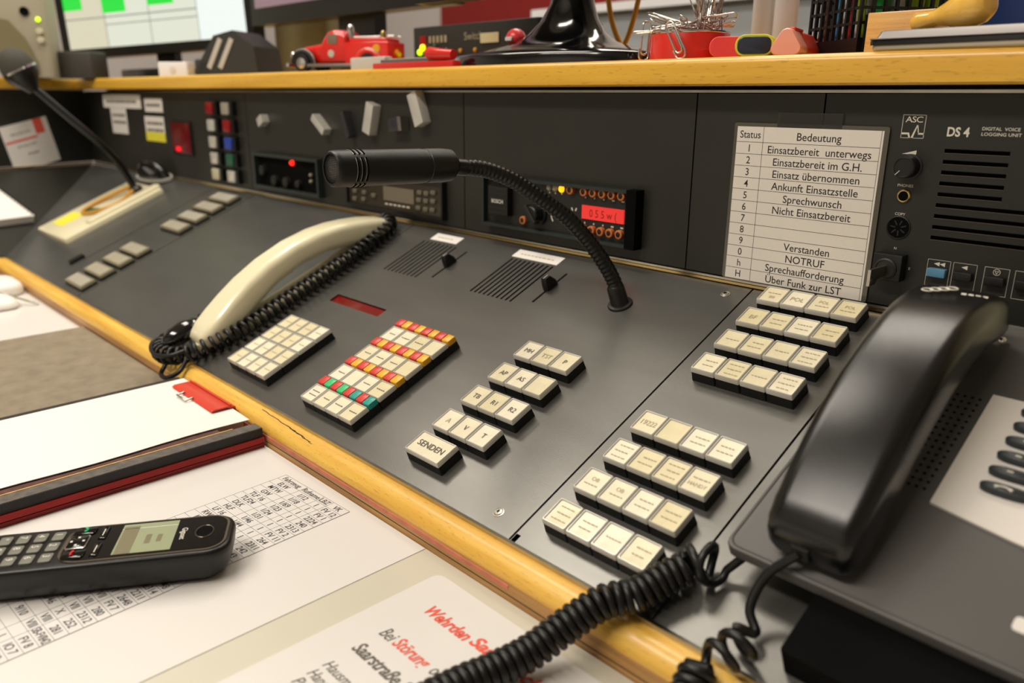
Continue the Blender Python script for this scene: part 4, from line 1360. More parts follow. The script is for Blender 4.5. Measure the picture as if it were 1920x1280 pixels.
t = thing('cream_box', 'cream plastic box at the right edge behind the desk telephone', 'box', PP(0.262, 0.270, 0.0))
g = MB().rbox(0.262, 0.250, 0.1275, 0.24, 0.10, 0.05, 0.004, 0.003)
wbuild(g, 'box_body', 'beige', t, 40)
wbuild(MB().rbox(0.262, 0.2245, 0.138, 0.232, 0.086, 0.003, 0.001), 'box_front_panel', 'cream', t, 40)

# ------------------------------------------------------------------ far left: microphone on a cream board, mouse, note, notebook
b = (-1.225, 0.175)
t = thing('desk_microphone', 'blurred gooseneck microphone with a round dark head on a cream board', 'microphone', PP(b[0], b[1], 0.0002), PROT)
MB().rbox(0, -0.007, 0, 0.009, 0.165, 0.186, 0.006, 0.003).build('cream_board', 'cream', t, smooth=40)
MB().rbox(0.058, 0.02, 0.009, 0.014, 0.028, 0.14, 0.008, 0.004).build('raised_ridge', 'cream', t, smooth=40)
MB().rbox(-0.035, -0.055, 0.009, 0.0096, 0.055, 0.042, 0.001).build('yellow_label', 'yellow_st', t)
MB().rbox(-0.015, -0.015, 0.009, 0.0096, 0.050, 0.016, 0.001, T=Matrix.Rotation(0.2, 4, 'Z')).build('green_marking', 'green_dk', t)
mb0 = Vector(PP(-1.205, 0.235, 0.009))
MB().lathe([(0.012, 0.009), (0.012, 0.016), (0.006, 0.020), (0.006, 0.03)], 20).build('neck_socket', 'mic_black', t, (-1.205 - b[0], 0.235 - b[1], 0), smooth=40)
npts = [tuple(mb0 + pn * 0.005), (-1.206, 0.190, 0.150), (-1.205, 0.164, 0.185), (-1.214, 0.121, 0.232), (-1.226, 0.086, 0.272), (-1.231, 0.070, 0.288)]
wbuild(MB().tube(spline(npts, 10), 0.0062, 12), 'gooseneck', 'neck', t, 60)
hA = Vector((-1.229, 0.074, 0.283))
ax = (Vector((-1.236, 0.052, 0.330)) - hA).normalized()
TQ = Matrix.Translation(hA) @ ax.to_track_quat('Z', 'Y').to_matrix().to_4x4()
wbuild(MB().lathe([(0.008, -0.010), (0.013, -0.002), (0.0225, 0.012), (0.0265, 0.022), (0.0265, 0.026)], 24, T=TQ, cap1=False), 'head_cup', 'mic_black', t, 50)
wbuild(MB().lathe([(0.0272, 0.025), (0.0272, 0.028), (0.0262, 0.0285)], 24, T=TQ, cap1=False), 'head_ring', 'chrome', t, 50)
M['foam'] = mat('dark windscreen', (66, 64, 56), 0.8, bump=(900, 0.6))
wbuild(MB().lathe([(0.0262, 0.026), (0.0268, 0.034), (0.0245, 0.046), (0.0185, 0.056), (0.0100, 0.062), (0.0001, 0.0635)], 24, T=TQ), 'windscreen', 'foam', t, 60)
wbuild(MB().tube(spline([PP(-1.188, 0.225, 0.018), PP(-1.175, 0.19, 0.013), PP(-1.205, 0.15, 0.012), PP(-1.245, 0.145, 0.012), PP(-1.255, 0.18, 0.013), PP(-1.222, 0.235, 0.018)], 10), 0.0034, 8), 'yellow_cable', 'cable_y', t, 60)

t = thing('computer_mouse', 'black and silver computer mouse behind the cream microphone board', 'mouse', PP(-1.245, 0.2885, 0.0002), (AL, 0, 0.2))
rings = []
for k in range(7):
    f = k / 6
    z = 0.042 * math.sin(f * PI / 2)
    s = math.cos(f * PI / 2) * 0.92 + 0.08
    rings.append([(0.052 * s * math.cos(2 * PI * j / 24), 0.015 * s * math.sin(2 * PI * j / 24), z) for j in range(24)])
MB().loft(rings).build('mouse_shell', 'gloss_black', t, smooth=60)
MB().loft([[(1.06 * 0.052 * math.cos(2 * PI * j / 24), 0.0165 * 1.05 * math.sin(2 * PI * j / 24), z) for j in range(24)] for z in (0.006, 0.011)]).build('silver_band', 'silver', t, smooth=60)

t = thing('paper_note', 'white square note with a red heading bar on the left console wing', 'note', WU(-0.137, 0.045, 0.001), WROT)
TN = Matrix.Rotation(math.radians(12), 4, 'Z')
o_ = MB().box(-0.052, 0.052, -0.043, 0.050, 0, 0.0008, T=TN).build('note_sheet', 'paper', t)
MB().box(0.020, 0.040, 0.020, 0.050, 0.0008, 0.0011, T=TN).build('red_block', 'ink_red', t)
MB().box(-0.050, 0.020, 0.014, 0.018, 0.0008, 0.0011, T=TN).build('red_line', 'ink_red', t)
for j, (x0, x1, y) in enumerate(((-0.035, 0.01, 0.030), (-0.030, 0.014, 0.004), (-0.012, 0.012, -0.014))):
    MB().tube([TN @ Vector((x0 + (x1 - x0) * k / 24, y + 0.003 * math.sin(k * 1.9 + j) * (0.5 + 0.5 * math.sin(k * 0.7)), 0.0010)) for k in range(25)], 0.0006, 4).build('handwriting', 'ink_mid', t)

t = thing('spiral_notebook', 'white spiral notebook leaning at the left frame edge on the console wing', 'notebook', WP(-0.34, 0.12, 0.001))
g = MB()
TNb = Matrix.Translation(WP(-0.345, 0.115, 0.012)) @ Matrix(((WX.x, WS.x, WUPN.x, 0), (WX.y, WS.y, WUPN.y, 0), (WX.z, WS.z, WUPN.z, 0), (0, 0, 0, 1)))
wbuild(MB().box(-0.090, 0.070, -0.108, 0.098, -0.010, 0.004, T=TNb), 'page_block', 'paper', t)
for k in range(20):
    y = -0.102 + k * 0.0102
    wbuild(MB().tube([TNb @ Vector((0.070 + 0.006 * math.cos(2 * PI * j / 10), y, -0.003 + 0.010 * math.sin(2 * PI * j / 10))) for j in range(11)], 0.0009, 5), 'spiral_ring', 'dark_mag', t)

# ------------------------------------------------------------------ papers on the desk
ZD = -0.0240
o = MB().box(-0.62, -0.0598, -0.45, -0.0200, ZD + 0.0001, ZD + 0.0005).build('white_sheet', 'white_sheet', None)
t = tag(o, 'large white sheet under the cordless phone, its right edge crossing the desk pad', 'paper')
b = (-0.2234, -0.0345)
A_T = math.radians(3.0)
t = thing('vehicle_list', 'printed vehicle table with call signs under the cordless phone', 'paper', (b[0], b[1], ZD + 0.0006), (0, 0, A_T))
cw = [0.0310, 0.0228, 0.0128, 0.0196]
tw = sum(cw)
rhh = 0.00772
rows = [('Fahrzeug', 'Rufname', 'LBZ', 'VK'), ('ELW', '1/12', 'I', 'FV 12'), ('MTW', '1/18', 'I', 'FV 1'), ('GW', '1/69', 'I', '2224'), ('TLF 16', '1/23', 'I', '240'), ('TLF24', '1/24', 'I', '2313'), ('DLK', '1/31', 'I', 'FV 2'), ('HLF', '1/46', 'I', 'FV 11'), ('LF 16', '1/44', 'I', '264'), ('RW 2', '1/52', 'I', '2311'), ('KEF', '1/55', 'I', '242'), ('RTW', '', 'I', '243'), ('', '', 'I', '2315'), ('', '', 'I', '246'), ('', '', 'II', '2315'), ('', '', 'VI', 'FV 5'), ('', '', 'VI', '225'), ('', '', 'VI', '2548'), ('', '', 'VI', '2314'), ('', '6/45', 'VI', '2211'), ('', '7/72', 'VI', '2648'), ('', '7/45', 'VII', 'FV 7'), ('', '7/72', 'VII', '280'), ('', '8/44', 'VII', '2312'), ('', '8/46', 'X', '252'), ('', '', 'VIII', '281'), ('', '9/10', 'VIII', 'SB-FV842'), ('', '', '', 'FV 8'), ('', '', 'I', 'IO 7'), ('', '', 'I', '268'), ('', '', 'III', '266'), ('', '', '', '2316'), ('', '', '', '2217')]
MB().box(0, tw, -len(rows) * rhh, 0, -0.0001, 0.0002).build('sheet', 'white_sheet', t)
g, gt = MB(), MB()
for i in range(len(rows) + 1):
    g.box(0, tw, -i * rhh - 0.0001, -i * rhh + 0.0001, 0.0002, 0.0003)
x = 0
for c in [0] + cw:
    x += c
    g.box(x - 0.0001, x + 0.0001, -len(rows) * rhh, 0, 0.0002, 0.0003)
for i, rw in enumerate(rows):
    x = 0
    for c, s in zip(cw, rw):
        if s:
            wd = max(v[0] for v in text_mesh(s)[0]) * 0.0070
            gt.text(s, x + c / 2, -(i + 0.5) * rhh, 0.00035, 0.0070, sx=min(0.92, c * 0.94 / wd), bold=0.012)
        x += c
g.build('table_rules', 'ink_table', t)
o = gt.build('lettering', 'ink_table', t)
o['kind'] = 'stuff'

t = thing('notice_sheet', 'white notice with red and grey serif-like lines below the coiled cord', 'paper', (-0.0305, -0.0315, ZD + 0.0003), (0, 0, math.radians(-0.5)))
MB().rbox(0.105, -0.1485, -0.0002, 0.0003, 0.21, 0.297, 0.006).build('sheet', 'white_sheet', t)
for s, x, y, size, wd, m_, bold in (('Wehrden', 0.0240, -0.0318, 0.0122, 0.0385, 'ink_red', 0.03), ('Saarbrücken', 0.0645, -0.0305, 0.0122, 0.066, 'ink_red', 0.03), ('Bei', 0.0235, -0.0632, 0.0122, 0.0112, 'ink_mid', 0.004), ('Störung', 0.0360, -0.0628, 0.0122, 0.0288, 'ink_red', 0.02), ('oder', 0.0680, -0.0620, 0.0122, 0.0160, 'ink_mid', 0.004), ('Saarstraße 2', 0.0240, -0.0815, 0.0122, 0.0480, 'ink_mid', 0.022), ('Hausmeister', 0.0250, -0.1005, 0.0098, 0.042, 'ink_mid', 0.002), ('Handy', 0.0250, -0.1100, 0.0098, 0.021, 'ink_mid', 0.002), ('Privat', 0.0250, -0.1190, 0.0098, 0.022, 'ink_mid', 0.002)):
    tw_ = max(v[0] for v in text_mesh(s, 0.28, bold)[0]) * size
    MB().text(s, x, y, 0.0005, size, align='l', valign='b', shear=0.28, bold=bold, sx=wd / tw_).build('lettering', m_, t)

# ------------------------------------------------------------------ ledger with red clip, grey-brown board beside it
t = thing('ledger', 'open black and red bound ledger with a white page on top', 'book', (-0.375, -0.15, ZD + 0.0006))
Y0, Y1 = -0.330, -0.0212
z0 = ZD + 0.0008
wbuild(MB().box(-0.458, -0.286, Y0, Y1, z0, z0 + 0.0030), 'back_cover', 'binder_red', t)
g = MB()
g.loft([[(x_, y, z) for x_, z in ((-0.2990, z0 + 0.003), (-0.2870, z0 + 0.003), (-0.2838, z0 + 0.0050), (-0.2850, z0 + 0.0085), (-0.2990, z0 + 0.0090))] for y in (Y0, Y1)])
wbuild(g, 'red_fore_edge', 'binder_red', t, 50)
wbuild(MB().box(-0.3010, -0.2872, Y0, Y1, z0 + 0.0091, z0 + 0.0168), 'black_rim', 'binder_black', t)
wbuild(MB().box(-0.4685, -0.4560, Y0, Y1, z0, z0 + 0.0165), 'black_rim', 'binder_black', t)
wbuild(MB().box(-0.3012, -0.2880, Y0, Y1, z0 + 0.0168, z0 + 0.0171), 'worn_rim_top', 'worn_grey', t)
wbuild(MB().box(-0.3026, -0.3012, Y0, Y1 - 0.02, z0 + 0.0091, z0 + 0.0174), 'gilt_line', 'gold', t)
wbuild(MB().box(-0.4560, -0.4538, Y0, Y1, z0 + 0.003, z0 + 0.0172), 'gilt_line', 'gold', t)
wbuild(MB().box(-0.3150, -0.3027, Y0, Y1 - 0.03, z0 + 0.003, z0 + 0.0165), 'worn_hinge', 'worn', t)
wbuild(MB().box(-0.4535, -0.3155, Y0, Y1 - 0.004, z0 + 0.003, z0 + 0.0172), 'page_block', 'page_edge', t)
g = MB()
nx, ny = 10, 12
vs = []
for i in range(nx + 1):
    for j in range(ny + 1):
        x_ = -0.4537 + (0.1425) * i / nx
        y_ = Y0 + (Y1 - 0.0005 - Y0) * j / ny
        z_ = z0 + 0.0180 + 0.0014 * math.sin(PI * i / nx) + 0.0012 * (1 - i / nx) ** 4
        if i == nx:
            x_ += 0.0015 * math.sin(j * 1.1)
        vs.append((x_, y_, z_))
fs = [(i * (ny + 1) + j, (i + 1) * (ny + 1) + j, (i + 1) * (ny + 1) + j + 1, i * (ny + 1) + j + 1) for i in range(nx) for j in range(ny)]
g.add(vs, fs)
g.add([(x_, y_, z_ - 0.0006) for x_, y_, z_ in vs], [tuple(reversed(f)) for f in fs])
wbuild(g, 'top_page', 'paper', t, 50)
t = thing('red_clip', 'bright red metal clip gripping the top of the white ledger page', 'clip', (-0.386, -0.030, z0 + 0.0195))
g = MB()
g.loft([[(x_, y, z) for y, z in ((-0.0415, 0.0205), (-0.0390, 0.0222), (-0.0260, 0.0222), (-0.0190, 0.0205), (-0.0175, 0.0140), (-0.0188, 0.0140), (-0.0200, 0.0190), (-0.0265, 0.0210), (-0.0385, 0.0210))] for x_ in (-0.4330 - 0.0, -0.3430)])
g.v = [(x_, y, z0 + z) for x_, y, z in g.v]
wbuild(g, 'clip_body', 'clip_red', t, 40)
wbuild(MB().tube([(-0.405, -0.0400, z0 + 0.0224), (-0.405, -0.0475, z0 + 0.0215), (-0.385, -0.0475, z0 + 0.0215), (-0.385, -0.0400, z0 + 0.0224)], 0.0010, 8), 'clip_lever', 'steel', t, 50)
wbuild(MB().box(-0.4330, -0.3430, -0.0240, -0.0225, z0 + 0.0222, z0 + 0.0232), 'clip_fold', 'clip_red', t)

g = MB().box(-0.785, -0.4720, -0.330, -0.0200, ZD + 0.0006, ZD + 0.0040)
o = g.build('board', 'brown_page', None)
tag(o, 'grey-brown mottled cardboard lying left of the ledger', 'board')
o = MB().box(-1.24, -0.787, -0.45, -0.0200, ZD + 0.0001, ZD + 0.0006).build('white_sheet', 'white_sheet', None)
tag(o, 'white paper at the far left of the desk beyond the brown board', 'paper')
t = thing('white_pouch', 'rounded white pouch with a grey strap at the left frame edge', 'pouch', (-1.06, -0.06, ZD + 0.0006))
for k, (cx, cy, wl, dl, zt) in enumerate(((-1.085, -0.048, 0.085, 0.050, 0.020), (-0.995, -0.080, 0.085, 0.060, 0.014))):
    wbuild(MB().rbox(cx, cy, ZD + 0.0007, ZD + 0.0007 + zt, wl, dl, 0.018, 0.009, n=5, chb=0.004), 'pouch_body', 'paper', t, 50)
wbuild(MB().tube(spline([(-1.125, -0.075, ZD + 0.012), (-1.04, -0.070, ZD + 0.016), (-0.975, -0.045, ZD + 0.010), (-0.960, -0.028, ZD + 0.003)], 6), 0.0018, 6), 'strap', 'lampgrey', t, 50)

# ------------------------------------------------------------------ cordless phone
CLo = Vector((-0.135, -0.122, ZD + 0.0012))
ca_ = math.atan2(0.85, 0.53) - PI / 2
t = thing('cordless_phone', 'black cordless phone with lit grey display lying on the vehicle list', 'phone', CLo, (0, 0, ca_))
CX = 0.0015


def outline(w_, y0, y1, r, x=CX):
    return [(x + a, (y0 + y1) / 2 + c_) for a, c_ in rrect(w_, y1 - y0, r, 6)]


rings = []
for w_, y0, y1, r, z in ((0.036, -0.150, -0.006, 0.010, 0.0), (0.043, -0.153, -0.001, 0.013, 0.004), (0.0475, -0.155, 0.002, 0.015, 0.011), (0.0480, -0.155, 0.003, 0.015, 0.0175)):
    rings.append([(a, c_, z) for a, c_ in outline(w_, y0, y1, r)])
MB().loft(rings).build('lower_shell', 'cl_side', t, smooth=50)
rings = []
for w_, y0, y1, r, z in ((0.0484, -0.1552, 0.0032, 0.015, 0.0176), (0.0484, -0.1552, 0.0032, 0.015, 0.0205), (0.0470, -0.1545, 0.0025, 0.0145, 0.0222), (0.0445, -0.153, 0.001, 0.0135, 0.0228)):
    rings.append([(a, c_, z) for a, c_ in outline(w_, y0, y1, r)])
MB().loft(rings).build('upper_shell', 'cl_side', t, smooth=50)
fo = outline(0.0430, -0.0985, 0.0000, 0.0125)
MB().loft([[(a, c_, 0.0228) for a, c_ in fo], [(a, c_, 0.0236) for a, c_ in fo]]).build('face_frame', 'cl_frame', t, smooth=40)
fo = outline(0.0398, -0.0968, -0.0016, 0.0110)
MB().loft([[(a, c_, 0.0236) for a, c_ in fo], [(a, c_, 0.0239) for a, c_ in fo]]).build('gloss_face', 'cl_face', t, smooth=40)
d_ = MB().box(CX - 0.0180, CX + 0.0180, -0.0665, -0.0325, 0.0239, 0.02405).build('display_window', 'cl_lcd', t)
MB().box(CX - 0.0150, CX + 0.0180, -0.0655, -0.0560, 0.02405, 0.0241).build('display_line', 'cl_lcd2', d_)
MB().box(CX - 0.0030, CX + 0.0080, -0.0500, -0.0465, 0.02405, 0.0241).build('display_line', 'cl_lcd2', d_)
MB().box(CX - 0.0020, CX + 0.0070, -0.0430, -0.0400, 0.02405, 0.0241).build('display_line', 'cl_lcd2', d_)
MB().box(CX - 0.0125, CX - 0.0121, -0.0665, -0.0325, 0.02405, 0.0241).build('display_line', 'bottle', d_)
e_ = [Vector((CX + 0.0075 * math.cos(2 * PI * j / 24), -0.0145 + 0.0055 * math.sin(2 * PI * j / 24), 0.0240)) for j in range(25)]
MB().tube(e_, 0.0005, 6).build('earpiece_ring', 'cl_frame', t, smooth=60)
MB().lathe([(0.0070, 0.0239), (0.0050, 0.02395), (0.0001, 0.02392)], 20, T=Matrix.Translation((CX, -0.0145, 0)) @ Matrix.Diagonal((1, 0.72, 1, 1))).build('earpiece', 'deep', t, smooth=60)
MB().text('Gigaset', CX, -0.0272, 0.0240, 0.0050, sx=0.95, bold=0.01).build('brand_lettering', 'white_print', t)
n_ = MB().rbox(CX - 0.0005, -0.0900, 0.0239, 0.0250, 0.0165, 0.0125, 0.0025, 0.0005, n=4).build('navigation_ring', 'chrome', t, smooth=40)
MB().rbox(CX - 0.0005, -0.0900, 0.0250, 0.0254, 0.0145, 0.0108, 0.0020, 0.0003, n=4).build('navigation_key', 'cl_face', n_, smooth=40)
g = MB()
for dx, dy in ((0, 0.0035), (0, -0.0035), (0.0045, 0), (-0.0045, 0)):
    MB().box(CX - 0.0005 + dx - 0.0009, CX - 0.0005 + dx + 0.0009, -0.0900 + dy - 0.0007, -0.0900 + dy + 0.0007, 0.0254, 0.0255).build('navigation_mark', 'white_print', n_)
for sx_, m_ in ((-1, 'green_ink'), (1, 'red_ink2')):
    k = MB().rbox(CX + sx_ * 0.0140 - 0.0005, -0.0890, 0.0239, 0.0249, 0.0095, 0.0135, 0.003, 0.0006, n=4).build('call_key', 'cl_face', t, smooth=40)
    arc = [Vector((CX + sx_ * 0.0140 - 0.0030 + 0.0008 * j, -0.0890 + sx_ * -0.0012 * math.sin(PI * j / 6), 0.0251)) for j in range(7)]
    MB().tube(arc, [0.0010, 0.0009, 0.0006, 0.0005, 0.0006, 0.0009, 0.0010], 6).build('receiver_mark', m_, k, smooth=50)
    k = MB().rbox(CX + sx_ * 0.0100, -0.0770, 0.0239, 0.0248, 0.0150, 0.0050, 0.0015, 0.0006).build('soft_key', 'cl_face', t, smooth=40)
    MB().box(CX + sx_ * 0.0100 - 0.0040, CX + sx_ * 0.0100 + 0.0040, -0.0773, -0.0767, 0.0248, 0.0249).build('soft_key_line', 'white_print', k)
km = MB().rbox(0, 0, 0, 0.0010, 0.0098, 0.0072, 0.0014, 0.0004).mesh('number_key', 'cl_key', 40)
for i, s in enumerate('123456789*0#'):
    r_, c_ = divmod(i, 3)
    k = put('number_key', km, t, (CX - 0.0126 + c_ * 0.0126, -0.1045 - r_ * 0.0103, 0.0228))
    MB().text(s, -0.0014, 0, 0.0011, 0.0058).build('digit', 'white_print', k)

# ------------------------------------------------------------------ things on the shelf
ZS = SHELF_T + 0.0002


def frame_of(origin, xdir, up=(0, 0, 1)):
    """matrix with local x along xdir, local z facing the viewer side, local y up"""
    X = Vector(xdir).normalized()
    Y = Vector(up)
    Y = (Y - X * Y.dot(X)).normalized()
    Z = X.cross(Y)
    return Matrix(((X.x, Y.x, Z.x, origin[0]), (X.y, Y.y, Z.y, origin[1]), (X.z, Y.z, Z.z, origin[2]), (0, 0, 0, 1)))


# bright monitor
TM = frame_of((-1.725, 0.289, 0.364), (0.446, 0.205, 0.020))
SWd, SHt = 0.49, 0.30
t = thing('computer_monitor', 'monitor with a bright white and green table on its screen, far left', 'monitor', (-1.49, 0.41, ZS))
wbuild(MB().box(-0.020, SWd + 0.018, -0.020, SHt + 0.018, -0.030, 0.0, T=TM), 'housing', 'bezel', t)
for q in ((-0.020, 0.0, -0.020, SHt + 0.018), (SWd, SWd + 0.018, -0.020, SHt + 0.018), (0, SWd, -0.020, 0.0), (0, SWd, SHt, SHt + 0.018)):
    wbuild(MB().box(*q, 0.0, 0.004, T=TM), 'bezel_strip', 'bezel', t)
scr = wbuild(MB().box(0, SWd, 0, SHt, 0.0002, 0.001, T=TM), 'screen', 'screen', t)
for x0, x1, y0, y1, m_, nm in ((0.0, 0.115, 0.0, SHt, 'screen_y', 'screen_field'), (0.368, SWd, 0.0, SHt, 'screen_b', 'screen_field'), (0.0, 0.055, 0.080, 0.16, 'screen_green', 'green_field'), (0.113, 0.178, 0.069, 0.16, 'screen_green', 'green_field'), (0.240, 0.310, 0.076, 0.092, 'screen_green', 'green_field'),
                              (0.115, 0.1165, 0.0, SHt, 'screen_line', 'screen_rule'), (0.240, 0.2415, 0.0, SHt, 'screen_line', 'screen_rule'), (0.368, 0.3695, 0.0, SHt, 'screen_line', 'screen_rule'), (0.0, 0.368, 0.060, 0.0625, 'screen_line', 'screen_rule'), (0.115, 0.368, 0.045, 0.047, 'screen_line', 'screen_rule')):
    zz = 0.0011 if nm == 'screen_field' else (0.0013 if nm == 'green_field' else 0.00125)
    wbuild(MB().box(x0, x1, y0, y1, 0.0010, zz + 0.0003, T=TM), nm, m_, t)
wbuild(MB().box(0.215, 0.265, -0.075, 0.02, -0.050, -0.030, T=TM), 'stand_neck', 'bezel', t)
wbuild(MB().rbox(-1.475, 0.42, ZS, ZS + 0.020, 0.26, 0.16, 0.03, 0.004, T=Matrix.Identity(4)), 'stand_base', 'bezel', t, 40)
M['dark_brown'] = mat('dark brown plastic', (52, 48, 42), 0.5)
o = MB().rbox(0, 0, 0, 0.052, 0.10, 0.06, 0.008, 0.006).build('desk_box', 'dark_brown', None, (-1.560, 0.250, ZS), (0, 0, math.radians(40)), 40)
tag(o, 'dark brown box half hidden under the bright monitor', 'box')

t = thing('loudspeaker', 'beige computer loudspeaker with green lamp left of the bright monitor', 'speaker', (-1.545, 0.150, ZS), (0, 0, math.radians(62)))
M['speaker_beige'] = mat('aged beige speaker shell', (150, 143, 122), 0.5)
MB().rbox(0, 0.045, 0, 0.20, 0.098, 0.09, 0.012, 0.006).build('speaker_body', 'speaker_beige', t, smooth=40)
M['olive_cloth'] = mat('olive speaker cloth', (118, 111, 80), 0.8)
g = MB()
g.prism([(-0.046, 0.008), (0.022, 0.008), (0.022, 0.03), (0.005, 0.075), (-0.018, 0.105), (-0.046, 0.11)], 0, 0.006, T=Matrix.Rotation(PI / 2, 4, 'X'))
g.build('cloth_front', 'olive_cloth', t)
MB().lathe([(0.0085, 0), (0.0085, 0.003), (0.006, 0.001)], 20, T=Matrix.Translation((0.012, 0, 0.122)) @ Matrix.Rotation(PI / 2, 4, 'X')).build('bass_port', 'deep', t, smooth=40)
MB().ball((0.034, -0.001, 0.108), 0.0045, n=12, m=6).build('green_lamp', 'green_led', t, smooth=60)
for zz in (0.086, 0.070):
    MB().lathe([(0.006, 0), (0.006, 0.006), (0.005, 0.007)], 16, T=Matrix.Translation((0.034, 0, zz)) @ Matrix.Rotation(PI / 2, 4, 'X')).build('control_knob', 'beige', t, smooth=40)

t = thing('phone_dock', 'dark wedge-shaped phone dock with silver bars left of the toy truck', 'dock', (-1.030, 0.350, ZS), (0, 0, math.radians(35)))
g = MB()
g.loft([[(x_, -0.045, z) for x_, z in ((-0.055, 0), (0.055, 0), (0.050, 0.045), (0.015, 0.070), (-0.020, 0.062), (-0.050, 0.020))], [(x_, 0.045, z) for x_, z in ((-0.055, 0), (0.055, 0), (0.050, 0.045), (0.015, 0.070), (-0.020, 0.062), (-0.050, 0.020))]])
M['charcoal'] = mat('charcoal plastic', (52, 54, 52), 0.45)
g.build('dock_body', 'charcoal', t)
for k in range(2):
    MB().box(-0.004, 0.004, -0.0465, -0.045, -0.026, 0.026, T=Matrix.Translation((-0.020 + k * 0.020, 0, 0.034)) @ Matrix.Rotation(0.5, 4, 'Y')).build('silver_bar', 'silver', t)
MB().rbox(-0.045, -0.030, 0.0, 0.026, 0.030, 0.030, 0.004, 0.004).build('dock_foot', 'charcoal', t, smooth=40)

t = thing('small_box', 'small pale grey box with a white spot at the shelf edge', 'box', (-1.212, 0.306, ZS), (0, 0, math.radians(42)))
MB().rbox(0, 0.015, 0, 0.026, 0.056, 0.030, 0.003, 0.002).build('box_body', 'bottle', t, smooth=40)
MB().lathe([(0.006, 0), (0.006, 0.0008), (0.005, 0.001)], 16, T=Matrix.Translation((0, 0, 0.012)) @ Matrix.Rotation(PI / 2, 4, 'X')).build('white_spot', 'white_sheet', t)

# second monitor
t = thing('computer_monitor', 'monitor with a dark mauve picture above the toy truck', 'monitor', (-0.92, 0.53, ZS))
wbuild(MB().box(-1.215, -0.625, 0.470, 0.505, 0.398, 0.760), 'housing', 'bezel', t)
wbuild(MB().box(-1.195, -0.645, 0.4685, 0.470, 0.428, 0.740), 'screen', 'screen_mauve', t)
for x0, x1, m_ in ((-0.97, -0.90, 'screen_rose'), (-0.90, -0.84, 'screen_lilac'), (-0.78, -0.70, 'screen_lilac')):
    wbuild(MB().box(x0, x1, 0.4670, 0.4686, 0.430, 0.500), 'screen_field', m_, t)
wbuild(MB().box(-0.965, -0.855, 0.506, 0.530, ZS + 0.010, 0.50), 'stand_neck', 'bezel', t)
wbuild(MB().rbox(-0.91, 0.55, ZS, ZS + 0.012, 0.24, 0.17, 0.02, 0.003), 'stand_base', 'bezel', t, 40)

o = MB().rbox(-1.235, 0.62, ZS, 0.435, 0.21, 0.08, 0.01, 0.006).build('storage_box', 'olive_cloth', None, smooth=40)
tag(o, 'olive grey box standing behind the toy truck', 'box')

# third monitor: glossy foot and neck
t = thing('computer_monitor', 'monitor on a glossy black flared foot, centre of the shelf', 'monitor', (-0.303, 0.345, ZS))
rings = []
for f, z, sq in ((1.0, 0.0, 0), (1.0, 0.009, 0), (0.97, 0.0115, 0), (0.72, 0.0160, 0), (0.52, 0.0225, 0.1), (0.40, 0.031, 0.3), (0.31, 0.044, 0.5), (0.255, 0.060, 0.8), (0.235, 0.080, 1.0), (0.235, 0.150, 1.0)):
    rr = []
    for j in range(40):
        a = 2 * PI * j / 40
        rx = 0.141 * f * (1 - 0.40 * sq)
        ry = 0.070 * f + 0.004 * sq
        rr.append((rx * math.cos(a) + 0.040 * sq * (0.9) + 0.036 * (1 - f) * (1 - sq), ry * math.sin(a), z))
    rings.append(rr)
MB().loft(rings).build('flared_foot', 'gloss_black', t, smooth=50)
wbuild(MB().box(-0.47, -0.09, 0.296, 0.322, 0.372, 0.71), 'housing', 'bezel', t)
wbuild(MB().box(-0.455, -0.105, 0.2945, 0.296, 0.388, 0.695), 'screen', 'screen_hi', t)

o = MB().tube(spline([(-0.300, 0.425, 0.47), (-0.292, 0.425, 0.40), (-0.283, 0.425, 0.355), (-0.270, 0.427, 0.3285), (-0.262, 0.428, 0.332), (-0.252, 0.430, 0.365), (-0.244, 0.432, 0.41), (-0.240, 0.432, 0.47)], 8), 0.0030, 8).build('yellow_cable', 'cable_y', None, smooth=60)
tag(o, 'yellow-brown cable looping down behind the glossy monitor foot', 'cable')

# black network switch
t = thing('network_switch', 'black switch box with lit green and yellow lamps behind the red tool', 'switch box', (-0.525, 0.49, ZS))
wbuild(MB().rbox(-0.525, 0.49, ZS, ZS + 0.062, 0.252, 0.12, 0.003, 0.002), 'case', 'device', t, 40)
fy = 0.4297
TS = Matrix(((1, 0, 0, 0), (0, 0, -1, fy), (0, 1, 0, 0), (0, 0, 0, 1)))
wbuild(MB().box(-0.635, -0.620, ZS + 0.038, ZS + 0.050, 0, 0.0004, T=TS), 'red_emblem', 'red_dk', t)
g = MB()
for k in range(5):
    g.box(-0.614 + k * 0.0085, -0.609 + k * 0.0085, ZS + 0.040, ZS + 0.049, 0, 0.0004, T=TS)
wbuild(g, 'worn_lettering', 'lampgrey', t)
wbuild(MB().text('Switch', -0.520, ZS + 0.046, 0.0004, 0.014, T=TS), 'lettering', 'lampgrey', t)
wbuild(MB().box(-0.505, -0.470, ZS + 0.036, ZS + 0.048, 0.0005, 0.0009, T=TS), 'paper_label', 'beige', t)
for x, zz, m_, r in ((-0.634, 0.0285, 'green_led', 0.0042), (-0.6270, 0.0345, 'yellow_led', 0.0046), (-0.600, 0.036, 'green_dk', 0.003), (-0.575, 0.030, 'green_dk', 0.003), (-0.545, 0.028, 'cable_y', 0.003), (-0.515, 0.028, 'cable_y', 0.003)):
    wbuild(MB().ball((x, fy - 0.001, ZS + zz), r, n=10, m=6), 'signal_lamp', m_, t, 60)

